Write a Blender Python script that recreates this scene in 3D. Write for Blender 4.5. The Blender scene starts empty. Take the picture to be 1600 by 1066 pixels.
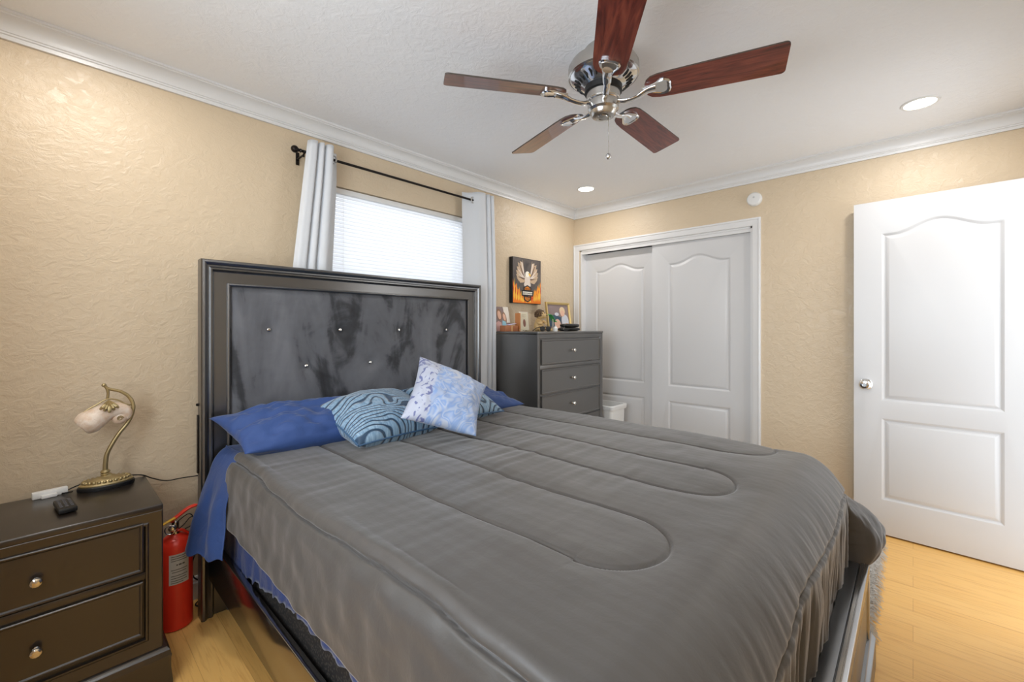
import bpy, bmesh, math, random
from math import sin, cos, pi, radians, sqrt, exp, atan2
from mathutils import Vector, noise
random.seed(7)
S = bpy.context.scene
COL = S.collection

# ------------------------------------------------------------------ camera
CAM_H = 1.27
cd = bpy.data.cameras.new('camera'); co = bpy.data.objects.new('camera', cd); COL.objects.link(co)
co.location = (0, 0, CAM_H); co.rotation_euler = (radians(90), 0, radians(-47.0))
cd.sensor_width = 36; cd.lens = 36 * 672 / 1600; cd.shift_y = -0.01344; cd.clip_start = 0.02
S.camera = co
# ------------------------------------------------------------------ colour management, daylight
S.view_settings.view_transform = 'Standard'; S.view_settings.look = 'None'
S.view_settings.gamma = 1; S.view_settings.use_curve_mapping = False
S.view_settings.exposure = 0.38
W = bpy.data.worlds.new('World'); S.world = W; W.use_nodes = True
bg = W.node_tree.nodes['Background']; bg.inputs[0].default_value = (0.86, 0.93, 1.0, 1); bg.inputs[1].default_value = 1.6
LAMP_W = 4.1
DAY_W = 3.0
SIDE_FILL_W = 44.0
HALL_FILL_W = 9.0

# room: X along the window wall, Y towards it
XA, XB, YC, YA, ZC = -0.43, 3.54, -0.50, 2.46, 2.42

# ------------------------------------------------------------------ materials
def lin(c):
    return tuple((v / 12.92 if v <= 0.04045 else ((v + 0.055) / 1.055) ** 2.4) for v in [x / 255 for x in c]) + (1,)
def mat(name, rgb=(200, 200, 200), rough=0.5, metal=0.0, spec=None, coat=0, sheen=0, ior=None, alpha=None, trans=0):
    m = bpy.data.materials.new(name); m.use_nodes = True
    b = m.node_tree.nodes['Principled BSDF']
    b.inputs['Base Color'].default_value = lin(rgb); b.inputs['Roughness'].default_value = rough
    b.inputs['Metallic'].default_value = metal
    if spec is not None: b.inputs['Specular IOR Level'].default_value = spec
    if ior: b.inputs['IOR'].default_value = ior
    if coat: b.inputs['Coat Weight'].default_value = coat
    if sheen: b.inputs['Sheen Weight'].default_value = sheen; b.inputs['Sheen Roughness'].default_value = 0.4
    if trans: b.inputs['Transmission Weight'].default_value = trans
    return m
class NT:
    def __init__(s, m):
        s.t = m.node_tree; s.b = s.t.nodes['Principled BSDF']
        s.tc = s.t.nodes.new('ShaderNodeTexCoord')
    def n(s, typ, **kw):
        o = s.t.nodes.new(typ)
        for k, v in kw.items():
            if k.startswith('i_'):
                o.inputs[k[2:].replace('_', ' ')].default_value = v
            else: setattr(o, k, v)
        return o
    def l(s, a, b): s.t.links.new(a, b)
    def mapping(s, scale=(1, 1, 1), coord='Object', rot=(0, 0, 0), loc=(0, 0, 0)):
        m = s.n('ShaderNodeMapping'); m.inputs['Scale'].default_value = scale; m.inputs['Rotation'].default_value = rot
        m.inputs['Location'].default_value = loc
        s.l(s.tc.outputs[coord], m.inputs['Vector']); return m.outputs[0]
    def noise(s, vec, scale, detail=3, rough=0.5, dist=0):
        o = s.n('ShaderNodeTexNoise'); o.inputs['Scale'].default_value = scale; o.inputs['Detail'].default_value = detail
        o.inputs['Roughness'].default_value = rough; o.inputs['Distortion'].default_value = dist
        s.l(vec, o.inputs['Vector']); return o.outputs['Fac']
    def ramp(s, fac, stops, interp='LINEAR'):
        r = s.n('ShaderNodeValToRGB'); e = r.color_ramp.elements; r.color_ramp.interpolation = interp
        while len(e) > 1: e.remove(e[-1])
        e[0].position, e[0].color = stops[0][0], stops[0][1]
        for p, c in stops[1:]:
            k = e.new(p); k.color = c
        s.l(fac, r.inputs[0]); return r.outputs[0]
    def math(s, op, a, b=None):
        o = s.n('ShaderNodeMath', operation=op)
        for i, v in enumerate((a, b)):
            if v is None: continue
            if isinstance(v, (int, float)): o.inputs[i].default_value = v
            else: s.l(v, o.inputs[i])
        return o.outputs[0]
    def mix(s, fac, a, b, mode='MIX'):
        o = s.n('ShaderNodeMix', data_type='RGBA', blend_type=mode)
        for i, v in ((0, fac), (6, a), (7, b)):
            if isinstance(v, (int, float)): o.inputs[i].default_value = v
            elif isinstance(v, tuple): o.inputs[i].default_value = v
            else: s.l(v, o.inputs[i])
        return o.outputs[2]
    def bump(s, h, strength=0.3, dist=0.01):
        o = s.n('ShaderNodeBump'); o.inputs['Strength'].default_value = strength; o.inputs['Distance'].default_value = dist
        s.l(h, o.inputs['Height']); s.l(o.outputs[0], s.b.inputs['Normal']); return o
    def color(s, c): s.l(c, s.b.inputs['Base Color'])
    def rough(s, c): s.l(c, s.b.inputs['Roughness'])
def g(v): return (v, v, v, 1)
M = {}
def trowel(name, rgb, rough, strength, dist):
    m = mat(name, rgb, rough); t = NT(m)
    v = t.mapping((1, 1, 1.25))
    a = t.noise(v, 22, 6, 0.62, 0.8); r = t.ramp(a, [(0.42, g(0)), (0.60, g(0.75)), (0.75, g(1))])
    b = t.noise(v, 75, 3, 0.5, 0.6)
    h = t.math('ADD', r, t.math('MULTIPLY', b, 0.5))
    t.bump(h, strength, dist)
    return m
M['wall'] = trowel('wall_paint', (212, 193, 165), 0.38, 0.30, 0.0065)
M['ceiling'] = trowel('ceiling_paint', (242, 243, 245), 0.6, 0.28, 0.005)
M['white'] = mat('white_trim_paint', (226, 226, 226), 0.32)
M['door'] = mat('white_door_paint', (212, 212, 213), 0.36)
M['void'] = mat('closet_dark', (120, 118, 115), 0.8)
def mk_floor():
    m = mat('oak_laminate', (224, 172, 100), 0.3); t = NT(m)
    v = t.mapping((1, 1, 1), rot=(0, 0, radians(90)))
    br = t.n('ShaderNodeTexBrick'); t.l(v, br.inputs['Vector'])
    br.inputs['Scale'].default_value = 1; br.inputs['Brick Width'].default_value = 1.2; br.inputs['Row Height'].default_value = 0.125
    br.inputs['Mortar Size'].default_value = 0.0008; br.inputs['Color1'].default_value = lin((240, 192, 115)); br.inputs['Color2'].default_value = lin((235, 184, 106))
    br.inputs['Mortar'].default_value = lin((205, 152, 84)); br.offset = 0.37
    w = t.noise(t.mapping((34, 1.6, 1)), 3.0, 5, 0.6, 0.7)
    r = t.ramp(w, [(0.25, lin((206, 158, 96))), (0.5, lin((255, 255, 255))), (0.8, lin((255, 240, 215)))])
    t.color(t.mix(0.55, br.outputs[0], r, 'MULTIPLY'))
    return m
M['floor'] = mk_floor()
M['black'] = mat('black_lacquer', (31, 32, 35), 0.28, ior=2.3)
M['dresser'] = mat('dresser_lacquer', (64, 62, 60), 0.32, ior=2.4)
M['espresso'] = mat('espresso_lacquer', (36, 29, 24), 0.28, ior=1.8)
M['rail'] = mat('black_mirror_lacquer', (28, 26, 25), 0.14, ior=5.0)
M['chrome'] = mat('chrome', (225, 226, 228), 0.12, 1.0)
M['nickel'] = mat('brushed_nickel', (196, 193, 188), 0.24, 1.0)
M['dark_metal'] = mat('dark_bronze_metal', (34, 28, 25), 0.35, 0.7)
M['rubber'] = mat('black_plastic', (18, 18, 19), 0.45)
M['crystal'] = mat('crystal', (214, 210, 204), 0.10, 1.0)
def mk_velvet():
    m = mat('grey_velvet', (66, 67, 72), 0.75, sheen=0.5); t = NT(m)
    v = t.mapping((1, 1, 1))
    a = t.noise(t.mapping((3.4, 1, 1.1), rot=(0, radians(32), 0), loc=(3.3, 0, 1.2)), 1.3, 4, 0.5, 1.5)
    b = t.noise(v, 5.0, 5, 0.6, 1.8)
    c = t.math('ADD', t.math('MULTIPLY', a, 0.75), t.math('MULTIPLY', b, 0.25))
    t.color(t.ramp(c, [(0.34, lin((32, 33, 36))), (0.41, lin((52, 53, 57))), (0.47, lin((88, 89, 94))), (0.68, lin((108, 109, 114)))]))
    t.bump(t.noise(v, 320, 2), 0.15, 0.002)
    return m
M['velvet'] = mk_velvet()
def mk_comforter():
    m = mat('grey_satin_comforter', (112, 106, 102), 0.5, sheen=0.35); t = NT(m)
    w = t.n('ShaderNodeTexWave', bands_direction='X'); w.inputs['Scale'].default_value = 9; w.inputs['Distortion'].default_value = 0
    t.l(t.mapping((1, 0, 0)), w.inputs['Vector'])
    st = t.ramp(w.outputs['Fac'], [(0.42, g(0)), (0.58, g(1))])
    big = t.noise(t.mapping((1, 1, 1)), 3.0, 3, 0.5, 0.6)
    col = t.mix(st, lin((70, 67, 64)), lin((72, 69, 67)))
    col = t.mix(t.math('MULTIPLY', big, 0.5), col, lin((79, 73, 68)))
    t.color(col)
    t.rough(t.math('ADD', t.math('MULTIPLY', st, -0.03), 0.52))
    t.bump(t.noise(t.mapping((1, 1, 1)), 28, 4, 0.6, 0.5), 0.12, 0.01)
    return m
M['comforter'] = mk_comforter()
def fabric(name, rgb, rough=0.75, bs=0.2, scale=30, sheen=0.2):
    m = mat(name, rgb, rough, sheen=sheen); t = NT(m)
    t.bump(t.noise(t.mapping(), scale, 4, 0.55, 0.8), bs, 0.01); return m
M['blue'] = fabric('blue_cotton', (44, 72, 128), 0.7, 0.35, 14)
M['bluedark'] = fabric('blue_sheet', (46, 66, 120), 0.7, 0.4, 26)
M['curtain'] = fabric('pale_grey_curtain', (216, 219, 223), 0.8, 0.08, 120)
def mk_mesh():
    m = mat('box_spring_fabric', (40, 37, 35), 0.8); t = NT(m)
    v = t.n('ShaderNodeTexVoronoi'); v.inputs['Scale'].default_value = 120; t.l(t.mapping(), v.inputs['Vector'])
    t.color(t.ramp(v.outputs['Distance'], [(0.2, lin((66, 60, 54))), (0.5, lin((26, 24, 24)))])); return m
M['boxspring'] = mk_mesh()
def mk_teal():
    m = mat('teal_wave_velvet', (110, 142, 170), 0.5, sheen=0.4); t = NT(m)
    v = t.mapping((1, 1, 1), 'UV')
    sp = t.n('ShaderNodeSeparateXYZ'); t.l(v, sp.inputs[0])
    q = t.noise(v, 2.3, 1.0, 0.4, 0.3)
    ph = t.math('ADD', t.math('ADD', t.math('MULTIPLY', sp.outputs[1], 96.0), t.math('MULTIPLY', q, 74.0)), t.math('MULTIPLY', sp.outputs[0], 30.0))
    sn = t.math('MULTIPLY', t.math('ADD', t.math('SINE', ph), 1.0), 0.5)
    r = t.ramp(sn, [(0.08, g(0)), (0.36, g(1))])
    b = t.noise(t.mapping((60, 14, 1), 'UV'), 1.0, 3, 0.6)
    light = t.ramp(b, [(0.3, lin((92, 128, 160))), (0.7, lin((158, 186, 208)))])
    t.color(t.mix(r, lin((38, 66, 92)), light)); t.bump(r, 0.7, 0.008); return m
M['teal'] = mk_teal()
def mk_damask():
    m = mat('blue_floral_damask', (160, 180, 215), 0.45, sheen=0.3); t = NT(m)
    v = t.mapping((1, 1, 1), 'UV')
    n = t.noise(v, 3.6, 1.0, 0.5, 2.0)
    r = t.ramp(n, [(0.36, lin((176, 186, 208))), (0.44, lin((126, 156, 208))), (0.5, lin((196, 204, 218))), (0.56, lin((128, 158, 212))), (0.66, lin((204, 206, 212)))])
    n2 = t.noise(v, 2.2, 2, 0.5, 0.8)
    r2 = t.mix(t.math('MULTIPLY', n2, 0.7), r, lin((150, 178, 222)))
    # white panel with lilac leaves towards the lower-left corner
    sx = t.n('ShaderNodeSeparateXYZ'); t.l(v, sx.inputs[0])
    leaf = t.noise(v, 8, 1.0, 0.5, 2.2)
    pan = t.ramp(leaf, [(0.55, lin((190, 196, 214))), (0.60, lin((112, 120, 168)))])
    mk = t.ramp(t.math('ADD', sx.outputs[0], t.math('MULTIPLY', n2, 0.36)), [(0.42, g(1)), (0.45, g(0))])
    t.color(t.mix(mk, r2, pan)); t.bump(n, 0.35, 0.006); return m
M['damask'] = mk_damask()
def mk_wood():
    m = mat('rosewood_veneer', (110, 50, 38), 0.3, coat=0.4); t = NT(m)
    v = t.mapping((2.2, 22, 1), 'UV')
    n = t.noise(v, 1.0, 5, 0.6, 3.4)
    t.color(t.ramp(n, [(0.28, lin((50, 18, 16))), (0.42, lin((96, 42, 34))), (0.55, lin((118, 56, 43))), (0.75, lin((140, 74, 54)))])); return m
M['wood'] = mk_wood()
M['edge'] = mat('worn_blade_edge', (72, 62, 56), 0.6)
M['red'] = mat('red_enamel', (234, 58, 38), 0.3)
M['yellow'] = mat('yellow_plastic', (226, 176, 40), 0.4)
M['label'] = mat('pale_label', (205, 203, 198), 0.5)
M['ink'] = mat('label_ink', (92, 90, 88), 0.6)
M['brass'] = mat('antique_brass', (176, 158, 116), 0.36, 0.75)
def mk_shell():
    m = mat('shell_glass', (226, 205, 184), 0.32); t = NT(m)
    n = t.noise(t.mapping(), 26, 3, 0.5, 0.8)
    t.color(t.ramp(n, [(0.35, lin((216, 186, 158))), (0.6, lin((232, 216, 200)))]))
    vo = t.n('ShaderNodeTexVoronoi', feature='DISTANCE_TO_EDGE'); vo.inputs['Scale'].default_value = 70; t.l(t.mapping(), vo.inputs['Vector'])
    t.bump(t.ramp(vo.outputs['Distance'], [(0.0, g(0)), (0.06, g(1))]), 0.35, 0.001); return m
M['shell'] = mk_shell()
M['plastic'] = mat('white_plastic', (228, 228, 226), 0.4)
def emis(name, rgb, s):
    m = bpy.data.materials.new(name); m.use_nodes = True; b = m.node_tree.nodes['Principled BSDF']
    b.inputs['Base Color'].default_value = lin(rgb); b.inputs['Emission Color'].default_value = lin(rgb); b.inputs['Emission Strength'].default_value = s
    return m
M['led'] = emis('led_diffuser', (255, 250, 240), 6.0)
def mk_blind():
    m = bpy.data.materials.new('white_blind_vinyl'); m.use_nodes = True; t = m.node_tree
    b = t.nodes['Principled BSDF']; out = t.nodes['Material Output']
    b.inputs['Base Color'].default_value = lin((232, 232, 234)); b.inputs['Roughness'].default_value = 0.45
    tr = t.nodes.new('ShaderNodeBsdfTranslucent'); tr.inputs[0].default_value = lin((244, 246, 250))
    mx = t.nodes.new('ShaderNodeMixShader'); mx.inputs[0].default_value = 0.32
    t.links.new(b.outputs[0], mx.inputs[1]); t.links.new(tr.outputs[0], mx.inputs[2]); t.links.new(mx.outputs[0], out.inputs[0])
    return m
M['blind'] = mk_blind()
def mk_glass():
    m = bpy.data.materials.new('window_glass'); m.use_nodes = True; t = m.node_tree; out = t.nodes['Material Output']
    gl = t.nodes.new('ShaderNodeBsdfGlossy'); gl.inputs[1].default_value = 0.02
    tp = t.nodes.new('ShaderNodeBsdfTransparent'); mx = t.nodes.new('ShaderNodeMixShader'); mx.inputs[0].default_value = 0.06
    t.links.new(tp.outputs[0], mx.inputs[1]); t.links.new(gl.outputs[0], mx.inputs[2]); t.links.new(mx.outputs[0], out.inputs[0]); return m
M['glass'] = mk_glass()
def flat(name, rgb, rough=0.6): 
    if name not in M: M[name] = mat(name, rgb, rough)
    return M[name]

# ------------------------------------------------------------------ mesh builder
class MB:
    def __init__(s): s.v = []; s.f = []; s.m = []; s.uv = {}
    def add(s, verts, faces, mi=0, uvs=None):
        o = len(s.v); s.v += [tuple(p) for p in verts]
        for i, f in enumerate(faces):
            s.f.append(tuple(o + k for k in f)); s.m.append(mi)
            if uvs: s.uv[len(s.f) - 1] = [uvs[k] for k in f]
        return s
    def box(s, a, b, mi=0, bevel=0.0, seg=2):
        x0, y0, z0 = [min(p, q) for p, q in zip(a, b)]; x1, y1, z1 = [max(p, q) for p, q in zip(a, b)]
        if bevel <= 0:
            return s.add([(x0, y0, z0), (x1, y0, z0), (x1, y1, z0), (x0, y1, z0), (x0, y0, z1), (x1, y0, z1), (x1, y1, z1), (x0, y1, z1)],
                         [(0, 3, 2, 1), (4, 5, 6, 7), (0, 1, 5, 4), (1, 2, 6, 5), (2, 3, 7, 6), (3, 0, 4, 7)], mi)
        bm = bmesh.new(); bmesh.ops.create_cube(bm, size=1)
        for v in bm.verts: v.co = Vector(((x0 + x1) / 2 + v.co.x * (x1 - x0), (y0 + y1) / 2 + v.co.y * (y1 - y0), (z0 + z1) / 2 + v.co.z * (z1 - z0)))
        bmesh.ops.bevel(bm, geom=bm.edges[:], offset=min(bevel, .49 * min(x1 - x0, y1 - y0, z1 - z0)), segments=seg, affect='EDGES', profile=0.5)
        return s.from_bm(bm, mi)
    def from_bm(s, bm, mi=0):
        bm.verts.index_update(); s.add([v.co for v in bm.verts], [[v.index for v in f.verts] for f in bm.faces], mi); bm.free(); return s
    def lathe(s, prof, origin, axis=(0, 0, 1), n=32, mi=0, sx=1.0, sy=1.0, caps=True, xdir=None):
        ax = Vector(axis).normalized()
        if xdir is None: xdir = Vector((1, 0, 0)) if abs(ax.x) < 0.9 else Vector((0, 1, 0))
        x = (Vector(xdir) - ax * Vector(xdir).dot(ax)).normalized(); y = ax.cross(x); o = Vector(origin)
        vs = []; fs = []
        for r, h in prof:
            for k in range(n):
                a = 2 * pi * k / n; vs.append(o + ax * h + x * (cos(a) * r * sx) + y * (sin(a) * r * sy))
        for i in range(len(prof) - 1):
            for k in range(n):
                k2 = (k + 1) % n; fs.append((i * n + k, i * n + k2, (i + 1) * n + k2, (i + 1) * n + k))
        if caps:
            if prof[0][0] > 1e-6: fs.append(tuple(range(n - 1, -1, -1)))
            if prof[-1][0] > 1e-6: fs.append(tuple((len(prof) - 1) * n + k for k in range(n)))
        return s.add(vs, fs, mi)
    def tube(s, pts, r, n=10, mi=0, caps=True, flat=1.0, up=None):
        P = [Vector(p) for p in pts]; R = r if isinstance(r, (list, tuple)) else [r] * len(P)
        vs = []; fs = []; prev = None
        for i, p in enumerate(P):
            t = (P[min(i + 1, len(P) - 1)] - P[max(i - 1, 0)]).normalized()
            if up is not None: a = (Vector(up) - t * Vector(up).dot(t))
            else:
                a = prev if prev else (Vector((0, 0, 1)) if abs(t.z) < 0.9 else Vector((1, 0, 0)))
                a = a - t * a.dot(t)
            a.normalize(); prev = a; b = t.cross(a)
            for k in range(n):
                th = 2 * pi * k / n; vs.append(p + a * (cos(th) * R[i] * flat) + b * (sin(th) * R[i]))
        for i in range(len(P) - 1):
            for k in range(n):
                k2 = (k + 1) % n; fs.append((i * n + k, i * n + k2, (i + 1) * n + k2, (i + 1) * n + k))
        if caps: fs.append(tuple(range(n - 1, -1, -1))); fs.append(tuple((len(P) - 1) * n + k for k in range(n)))
        return s.add(vs, fs, mi)
    def sphere(s, c, r, n=16, mi=0, sc=(1, 1, 1)):
        vs = []; fs = []; m = max(6, n // 2)
        for i in range(m + 1):
            th = pi * i / m
            for k in range(n):
                a = 2 * pi * k / n; vs.append((c[0] + r * sc[0] * sin(th) * cos(a), c[1] + r * sc[1] * sin(th) * sin(a), c[2] + r * sc[2] * cos(th)))
        for i in range(m):
            for k in range(n):
                k2 = (k + 1) % n; fs.append((i * n + k, (i + 1) * n + k, (i + 1) * n + k2, i * n + k2))
        return s.add(vs, fs, mi)
    def grid(s, fn, nu, nv, mi=0, uv=True, flip=False):
        vs = [fn(i / nu, j / nv) for j in range(nv + 1) for i in range(nu + 1)]
        uvs = [(i / nu, j / nv) for j in range(nv + 1) for i in range(nu + 1)] if uv else None
        fs = []
        for j in range(nv):
            for i in range(nu):
                a = j * (nu + 1) + i; q = (a, a + 1, a + nu + 2, a + nu + 1)
                fs.append(q[::-1] if flip else q)
        return s.add(vs, fs, mi, uvs)
    def sweep(s, stations, closed, mi=0, close_prof=False, cap=True):
        n = len(stations[0]); vs = [p for st in stations for p in st]; fs = []
        m = len(stations)
        for i in range(m if closed else m - 1):
            j = (i + 1) % m
            for k in range(n if close_prof else n - 1):
                k2 = (k + 1) % n; fs.append((i * n + k, i * n + k2, j * n + k2, j * n + k))
        if cap and not closed and close_prof: fs.append(tuple(range(n))); fs.append(tuple((m - 1) * n + k for k in range(n - 1, -1, -1)))
        return s.add(vs, fs, mi)
    def prism(s, poly, fn, t, mi=0):
        """poly in (a,b); fn(a,b,d) -> world; thickness t along d."""
        n = len(poly)
        vs = [fn(a, b, 0) for a, b in poly] + [fn(a, b, t) for a, b in poly]
        fs = [tuple(range(n)), tuple(range(2 * n - 1, n - 1, -1))] + [(k, n + k, n + (k + 1) % n, (k + 1) % n) for k in range(n)]
        return s.add(vs, fs, mi)
    def build(s, name, mats, parent=None, angle=35, smooth=True):
        me = bpy.data.meshes.new(name)
        off = Vector(parent['_o']) if parent is not None and '_o' in parent else Vector((0, 0, 0))
        if parent is not None and '_o' not in parent:
            off = Vector((0, 0, 0)); q = parent
            while q is not None:
                if '_o' in q: off = Vector(q['_o']); break
                q = q.parent
        me.from_pydata([Vector(p) - off for p in s.v], [], s.f)
        mats = mats if isinstance(mats, (list, tuple)) else [mats]
        for m in mats: me.materials.append(m)
        me.polygons.foreach_set('material_index', s.m)
        if s.uv:
            ul = me.uv_layers.new(name='UVMap')
            for fi, p in enumerate(me.polygons):
                if fi in s.uv:
                    for k, li in enumerate(p.loop_indices): ul.data[li].uv = s.uv[fi][k]
        bm = bmesh.new(); bm.from_mesh(me); bmesh.ops.recalc_face_normals(bm, faces=bm.faces[:]); bm.to_mesh(me); bm.free()
        if smooth:
            me.shade_smooth(); me.set_sharp_from_angle(angle=radians(angle))
        me.update()
        o = bpy.data.objects.new(name, me); COL.objects.link(o)
        if parent is not None: o.parent = parent
        return o
def tag(o, label, cat, group=None, kind=None):
    o['label'] = label; o['category'] = cat
    if group: o['group'] = group
    if kind: o['kind'] = kind
    return o
def thing(name, label, cat, loc, group=None):
    o = bpy.data.objects.new(name, None); COL.objects.link(o); o.location = loc; o['_o'] = list(loc); o.empty_display_size = 0.05
    return tag(o, label, cat, group)
def struct(o): o['kind'] = 'structure'; return o
def plabel(o, l): o['label'] = l; return o
# local planes: (a along, b up, d outward)
def pY(y): return lambda a, b, d: (a, y - d, b)      # facing -Y
def pX(x): return lambda a, b, d: (x - d, a, b)      # facing -X
def frame(mb, fn, rect, prof, closed=True, mi=0, close_prof=True):
    """Mitred moulding: prof = [(inset, d)], rect = (a0,a1,b0,b1)."""
    a0, a1, b0, b1 = rect
    if closed: C = [(a0, b0, 1, 1), (a0, b1, 1, -1), (a1, b1, -1, -1), (a1, b0, -1, 1)]
    else: C = [(a0, b0, 1, 0), (a0, b1, 1, -1), (a1, b1, -1, -1), (a1, b0, -1, 0)]
    st = [[fn(a + w * da, b + w * db, d) for w, d in prof] for a, b, da, db in C]
    return mb.sweep(st, closed, mi, close_prof=close_prof)
def smooth01(x): x = max(0, min(1, x)); return x * x * (3 - 2 * x)
def nz(x, y, z=0): return noise.noise(Vector((x, y, z)))

# ================================================================== SETTING
struct(MB().box((XA - 0.1, YC - 0.1, -0.05), (XB + 0.75, YA + 0.1, 0)).build('floor', M['floor'], smooth=False))
struct(MB().box((XA - 0.1, YC - 0.1, ZC), (XB + 0.75, YA + 0.1, ZC + 0.08)).build('ceiling', M['ceiling'], smooth=False))
# window wall with its opening
WX0, WX1, WZ0, WZ1 = 1.045, 2.185, 0.93, 2.095
mb = MB(); T = 0.14
mb.box((XA - 0.1, YA, 0), (WX0, YA + T, ZC)); mb.box((WX1, YA, 0), (XB + 0.1, YA + T, ZC))
mb.box((WX0, YA, 0), (WX1, YA + T, WZ0)); mb.box((WX0, YA, WZ1), (WX1, YA + T, ZC))
struct(mb.build('wall_left', M['wall'], smooth=False))
# closet wall with its opening
CY0, CY1, CZ = 0.868, 2.384, 2.02
mb = MB()
mb.box((XB, YC - 0.1, 0), (XB + 0.11, CY0, ZC)); mb.box((XB, CY1, 0), (XB + 0.11, YA, ZC)); mb.box((XB, CY0, CZ), (XB + 0.11, CY1, ZC))
struct(mb.build('wall_back', M['wall'], smooth=False))
mb = MB(); mb.box((XB + 0.70, CY0 - 0.1, 0), (XB + 0.74, YA, ZC)); mb.box((XB + 0.11, CY0 - 0.12, 0), (XB + 0.7, CY0 - 0.08, ZC)); mb.box((XB + 0.1, YA, 0), (XB + 0.74, YA + 0.04, ZC))
struct(mb.build('wall_closet', M['void'], smooth=False))
# doorway wall behind the camera, doorway next to the hinge of the open door
DX0, DX1, DZ = 2.655, 3.43, 2.05
mb = MB(); mb.box((XA - 0.1, YC - 0.11, 0), (DX0, YC, ZC)); mb.box((DX1, YC - 0.11, 0), (XB + 0.1, YC, ZC)); mb.box((DX0, YC - 0.11, DZ), (DX1, YC, ZC))
struct(mb.build('wall_right', M['wall'], smooth=False))
VY0, VY1, VZ0, VZ1 = 0.05, 1.45, 0.90, 2.10  # opening for an invented window, out of view, added to let in fill
mb = MB(); mb.box((XA - 0.1, YC, 0), (XA, VY0, ZC)); mb.box((XA - 0.1, VY1, 0), (XA, YA, ZC)); mb.box((XA - 0.1, VY0, 0), (XA, VY1, VZ0)); mb.box((XA - 0.1, VY0, VZ1), (XA, VY1, ZC))
struct(mb.build('wall_front', M['wall'], smooth=False))
mb = MB(); fnV = lambda a, b, d: (XA - 0.07 + d, a, b)
frame(mb, fnV, (VY0, VY1, VZ0, VZ1), [(0, 0), (0, 0.03), (0.035, 0.03), (0.035, 0)])
mb.box((XA - 0.07, VY0, 1.48), (XA - 0.04, VY1, 1.52))
w2 = struct(mb.build('added_window_2', M['white'], smooth=False))  # invented window behind the camera, there only to brighten the room
MB().box((XA - 0.06, VY0 + 0.03, VZ0 + 0.03), (XA - 0.056, VY1 - 0.03, VZ1 - 0.03)).build('pane', M['glass'], w2, smooth=False)
lb_ = bpy.data.lights.new('side_fill', 'AREA'); lb_.shape = 'RECTANGLE'; lb_.size = 1.5; lb_.size_y = 1.3; lb_.energy = SIDE_FILL_W; lb_.color = (0.83, 0.92, 1.0)  # added fill light shining in through the invented window
lbo = bpy.data.objects.new('side_fill', lb_); COL.objects.link(lbo); lbo.location = (XA - 0.35, 0.75, 1.5); lbo.rotation_euler = (0, radians(-90), 0)
# crown moulding round the room
CR = [(0, -0.086), (0.012, -0.086), (0.014, -0.072), (0.019, -0.070), (0.019, -0.064), (0.023, -0.062)]
for k in range(9):
    a = k / 8 * pi / 2; CR.append((0.023 + 0.040 * (1 - cos(a)), -0.060 + 0.044 * sin(a)))
CR += [(0.065, -0.012), (0.071, -0.010), (0.071, 0.0)]
corner = [(XA, YA, 1, -1), (XB, YA, -1, -1), (XB, YC, -1, 1), (XA, YC, 1, 1)]
for i in range(4):
    st = [[(x + p * sx, y + p * sy, ZC + z) for p, z in CR] for x, y, sx, sy in (corner[i], corner[(i + 1) % 4])]
    struct(MB().sweep(st, False).build('trim_%d' % (i + 1), M['white'], angle=25))
# baseboards
def baseboard(name, p0, p1, nrm):
    pr = [(0, 0), (0.014, 0), (0.014, 0.075), (0.010, 0.082), (0.010, 0.092), (0.004, 0.104), (0, 0.106)]
    st = [[(p[0] + nrm[0] * d, p[1] + nrm[1] * d, z) for d, z in pr] for p in (p0, p1)]
    struct(MB().sweep(st, False, close_prof=True).build(name, M['white'], angle=25))
baseboard('baseboard_left', (XA, YA), (XB, YA), (0, -1))
baseboard('baseboard_back', (XB, YC), (XB, CY0 - 0.06), (-1, 0))
baseboard('baseboard_right', (XA, YC), (DX0, YC), (0, 1))
baseboard('baseboard_front', (XA, YC), (XA, YA), (1, 0))
# closet casing
mb = MB()
frame(mb, pX(XB), (2.455, 0.812, 0, 2.076)[1:2] + (2.455, 0, 2.076), [(0, 0), (0, 0.017), (0.012, 0.019), (0.016, 0.014), (0.050, 0.012), (0.056, 0.009), (0.058, 0)], closed=False)
mb.box((XB, CY0 - 0.002, 0), (XB + 0.11, CY0 + 0.014, CZ)); mb.box((XB, CY1 - 0.014, 0), (XB + 0.11, CY1 + 0.002, CZ)); mb.box((XB, CY0, CZ - 0.014), (XB + 0.11, CY1, CZ + 0.002))
mb.box((XB + 0.006, CY0 + 0.014, CZ - 0.040), (XB + 0.022, CY1 - 0.014, CZ - 0.014))
struct(mb.build('trim_5', M['white'], angle=25))

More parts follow.
